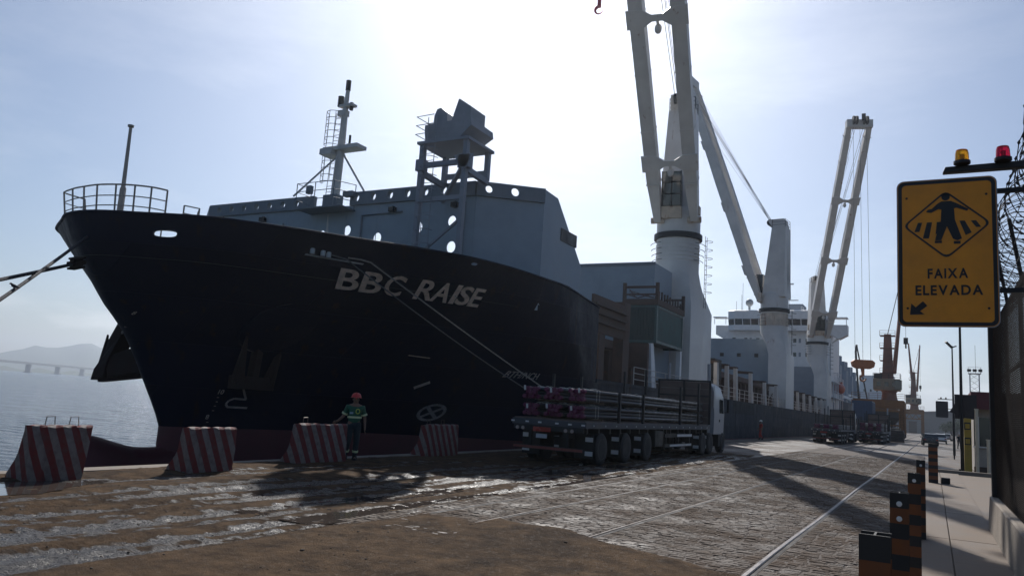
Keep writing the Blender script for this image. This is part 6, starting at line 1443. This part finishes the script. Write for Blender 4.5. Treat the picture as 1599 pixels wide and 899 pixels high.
for k in range(9):
    x, y = random.uniform(-12.5, -4.2), random.uniform(118, 144); h = random.uniform(.9, 1.9); w = random.uniform(1.1, 1.8)
    lab = ('low', 'tall', 'squat', 'wide', 'narrow', 'pale', 'dark', 'leaning', 'short')[k]+' stack of sacked cargo on a pallet beyond the far trucks'
    t = thing('pallet_stack', lab, 'cargo', (x, y, 0), 'pallet stacks beyond the trucks')
    g = MB(); g.bb(x-w/2, x+w/2, y-w/2, y+w/2, 0, .14); g.build('pallet', bear, t)
    sm_ = M('sack_cloth_%d' % (k % 3), ((.16, .13, .1), (.09, .07, .06), (.2, .19, .17))[k % 3], .9, var=.25)
    n = max(2, int(h/.3))
    for q in range(n): g = MB(); d = random.uniform(-.05, .05); g.bb(x-w/2+.04+d, x+w/2-.04+d, y-w/2+.04, y+w/2-.04, .145+q*.3, .145+q*.3+.28); g.build('sack_layer', sm_, t, bevel=.06)
# blue container and stacked goods behind the trucks
bc = thing('shipping_container', 'blue shipping container standing on another under the orange gantry', 'container', (-8.1, 118, 2.6))
bm_ = M('container_blue', (.035, .07, .14), .55, var=.2)
lc = thing('shipping_container', 'grey-blue lower shipping container under the blue one by the gantry', 'container', (-8.1, 118, 0))
for th_, z0, mt in ((bc, 2.6, bm_), (lc, 0, M('container_slate', (.05, .06, .075), .6, var=.2))):
    g = MB(); g.bb(-9.4, -7.0, 112, 118, z0+.02, z0+2.58); g.build('body', mt, th_)
    g = MB()
    for k in range(16): g.bb(-7.0, -6.95, 112.2+k*.36, 112.36+k*.36, z0+.2, z0+2.4)
    for k in range(7): g.bb(-9.25+k*.33, -9.1+k*.33, 111.95, 112.0, z0+.2, z0+2.4)
    g.build('corrugation', mt, th_)
# ------------------------------------------------------------------ second ship and port buildings in the distance
sh2 = thing('bulk_carrier', 'distant grey cargo ship berthed beyond the first with stepped grey deck towers', 'ship', (-26, 270, -2.3))
g = MB(); rings = []
for y, w, zt in ((182, .4, 8), (186, 4, 7.6), (194, 9, 7), (205, 10.5, 6.4), (330, 10.5, 6.4)): rings.append([(-26-w, y, zt), (-26-w*.9, y, -3), (-26+w*.9, y, -3), (-26+w, y, zt)])
g.loft(rings); g.build('hull', M('dark_hull_far', (.04, .05, .07), .6), sh2)
for k, y in enumerate((206, 222, 238, 254)):
    h = 20.5-k*.4; g = MB(); g.bb(-24.5, -20.0, y, y+4, 6.4, h-4); g.bb(-24.0, -20.5, y+.2, y+3.6, h-4, h-1.5); g.bb(-23.3, -21.4, y+.6, y+3, h-1.5, h); g.build('deck_tower', fog, sh2)
g = MB(); g.bar((-20, 215, 9), (-16.4, 240, 7.6), .7, .7); g.bar((-20, 230, 10), (-16.0, 246, 9), .5, .5); g.pieces('derrick_boom', white, sh2)
g = MB(); g.tube([(-17.6, 232, 6.4), (-18.4, 230, 22), (-18.0, 228, 23.5)], .3, 6); g.tube([(-15.6, 234, 8), (-18.0, 228, 23.5)], .2, 6); g.build('provision_crane', dark, sh2)
sh3 = thing('distant_ship', 'white superstructure of a far ship seen between the orange cranes', 'ship', (-24, 420, -2.3))
g = MB(); g.bb(-34, -15.5, 410, 440, -3, 14); g.build('hull', M('dark_hull_far', (.04, .05, .07)), sh3)
g = MB(); g.bb(-32, -16.5, 420, 432, 14, 27); su = g.build('superstructure', white, sh3)
for k in range(5): g = MB(); g.bb(-30+k*2.8, -29.2+k*2.8, 419.9, 420.05, 19, 20.2); g.build('window', glass, su)
shedm = M('warehouse_wall', (.2, .19, .18), .85, var=.2)
for k, (x, y, w, d, h, lab) in enumerate(((18, 240, 26, 120, 7.5, 'long low grey warehouse on the landward side far beyond the booth'), (10, 520, 60, 60, 11, 'far warehouse closing the end of the quay road'), (-40, 620, 60, 50, 9, 'far low shed across the end of the quay'))):
    b = thing('warehouse', lab, 'warehouse', (x, y, 0)); g = MB(); g.bb(x-w/2+(12 if k == 0 else 0), x+w/2+(12 if k == 0 else 0), y-d/2, y+d/2, 0, h); g.build('wall', shedm, b)
    g = MB(); xc = x+(12 if k == 0 else 0); g.prism([(-w/2-.5, 0), (w/2+.5, 0), (0, 2.6)], (xc, y-d/2-.5, h+.004), (1, 0, 0), (0, 0, 1), -(d+1)); g.build('roof', M('warehouse_roof', (.16, .15, .15), .8), b)
    g = MB()
    for q in range(3): g.bb(xc-w/3+q*w/3-2, xc-w/3+q*w/3+2, y-d/2-.06, y-d/2, 0, h*.6)
    g.pieces('door', brown, b)
vd = thing('elevated_road', 'grey elevated road on thin columns closing the view at the end of the quay', 'bridge', (0, 700, 0)); g = MB(); g.bar((-60, 700, 13), (260, 690, 9), 9, 1.6); g.build('deck', bconc, vd)
for k in range(12): g = MB(); x = -55+k*27; g.bb(x-.9, x+.9, 697, 700, 0, 12.2-(k*27)*.0125); g.build('column', bconc, vd)
# trees far along the landward side
leafm = M('far_foliage', (.05, .07, .03), .9, var=.4); barkm = M('bark', (.08, .06, .045), .9)
random.seed(21)
for k, (x, y, h, lab) in enumerate(((6.5, 330, 6, 'round dark tree on the landward side, nearest of the far trees'), (9.5, 352, 7.5, 'taller dark tree just behind the nearest far tree'), (4.6, 388, 5.5, 'low dark tree at the end of the quay road'))):
    t = thing('tree', lab, 'tree', (x, y, 0), 'far trees by the quay road'); g = MB(); g.tube([(x, y, 0), (x+.1, y, h*.35), (x+.3, y, h*.7)], [.28, .2, .08], 7)
    for q in range(5): a = q*1.3; g.tube([(x+.1, y, h*.35), (x+math.cos(a)*h*.25, y+math.sin(a)*h*.25, h*.7)], [.1, .03], 5)
    g.build('trunk', barkm, t); g = MB()
    for q in range(900):
        v = Vector((random.gauss(0, 1), random.gauss(0, 1), random.gauss(0, 1))).normalized()*random.random()**.45; cl = 1+.25*math.sin(v.x*5+k)*math.sin(v.y*6); p = Vector((x+v.x*h*.42*cl, y+v.y*h*.42*cl, h*.68+v.z*h*.34*cl))
        a = Vector((random.gauss(0, 1), random.gauss(0, 1), random.gauss(0, 1))).normalized()*.22; b = a.orthogonal().normalized()*.16; g.add([p-a, p+b, p+a, p-b], [(0, 1, 2, 3)])
    g.build('crown', leafm, t)

# ------------------------------------------------------------------ air
hz_ = MB(); hz_.bb(-6900, 2700, -1000, 6900, -3.6, 260)
hm = bpy.data.materials.new('sea_air'); hm.use_nodes = True; n, l = hm.node_tree.nodes, hm.node_tree.links
n.remove(n['Principled BSDF']); pv = n.new('ShaderNodeVolumePrincipled'); pv.inputs['Density'].default_value = .00022; pv.inputs['Color'].default_value = (.78, .87, 1, 1); pv.inputs['Anisotropy'].default_value = .7
l.new(pv.outputs[0], n['Material Output'].inputs['Volume'])
o = hz_.build('haze', hm); o['kind'] = 'stuff'
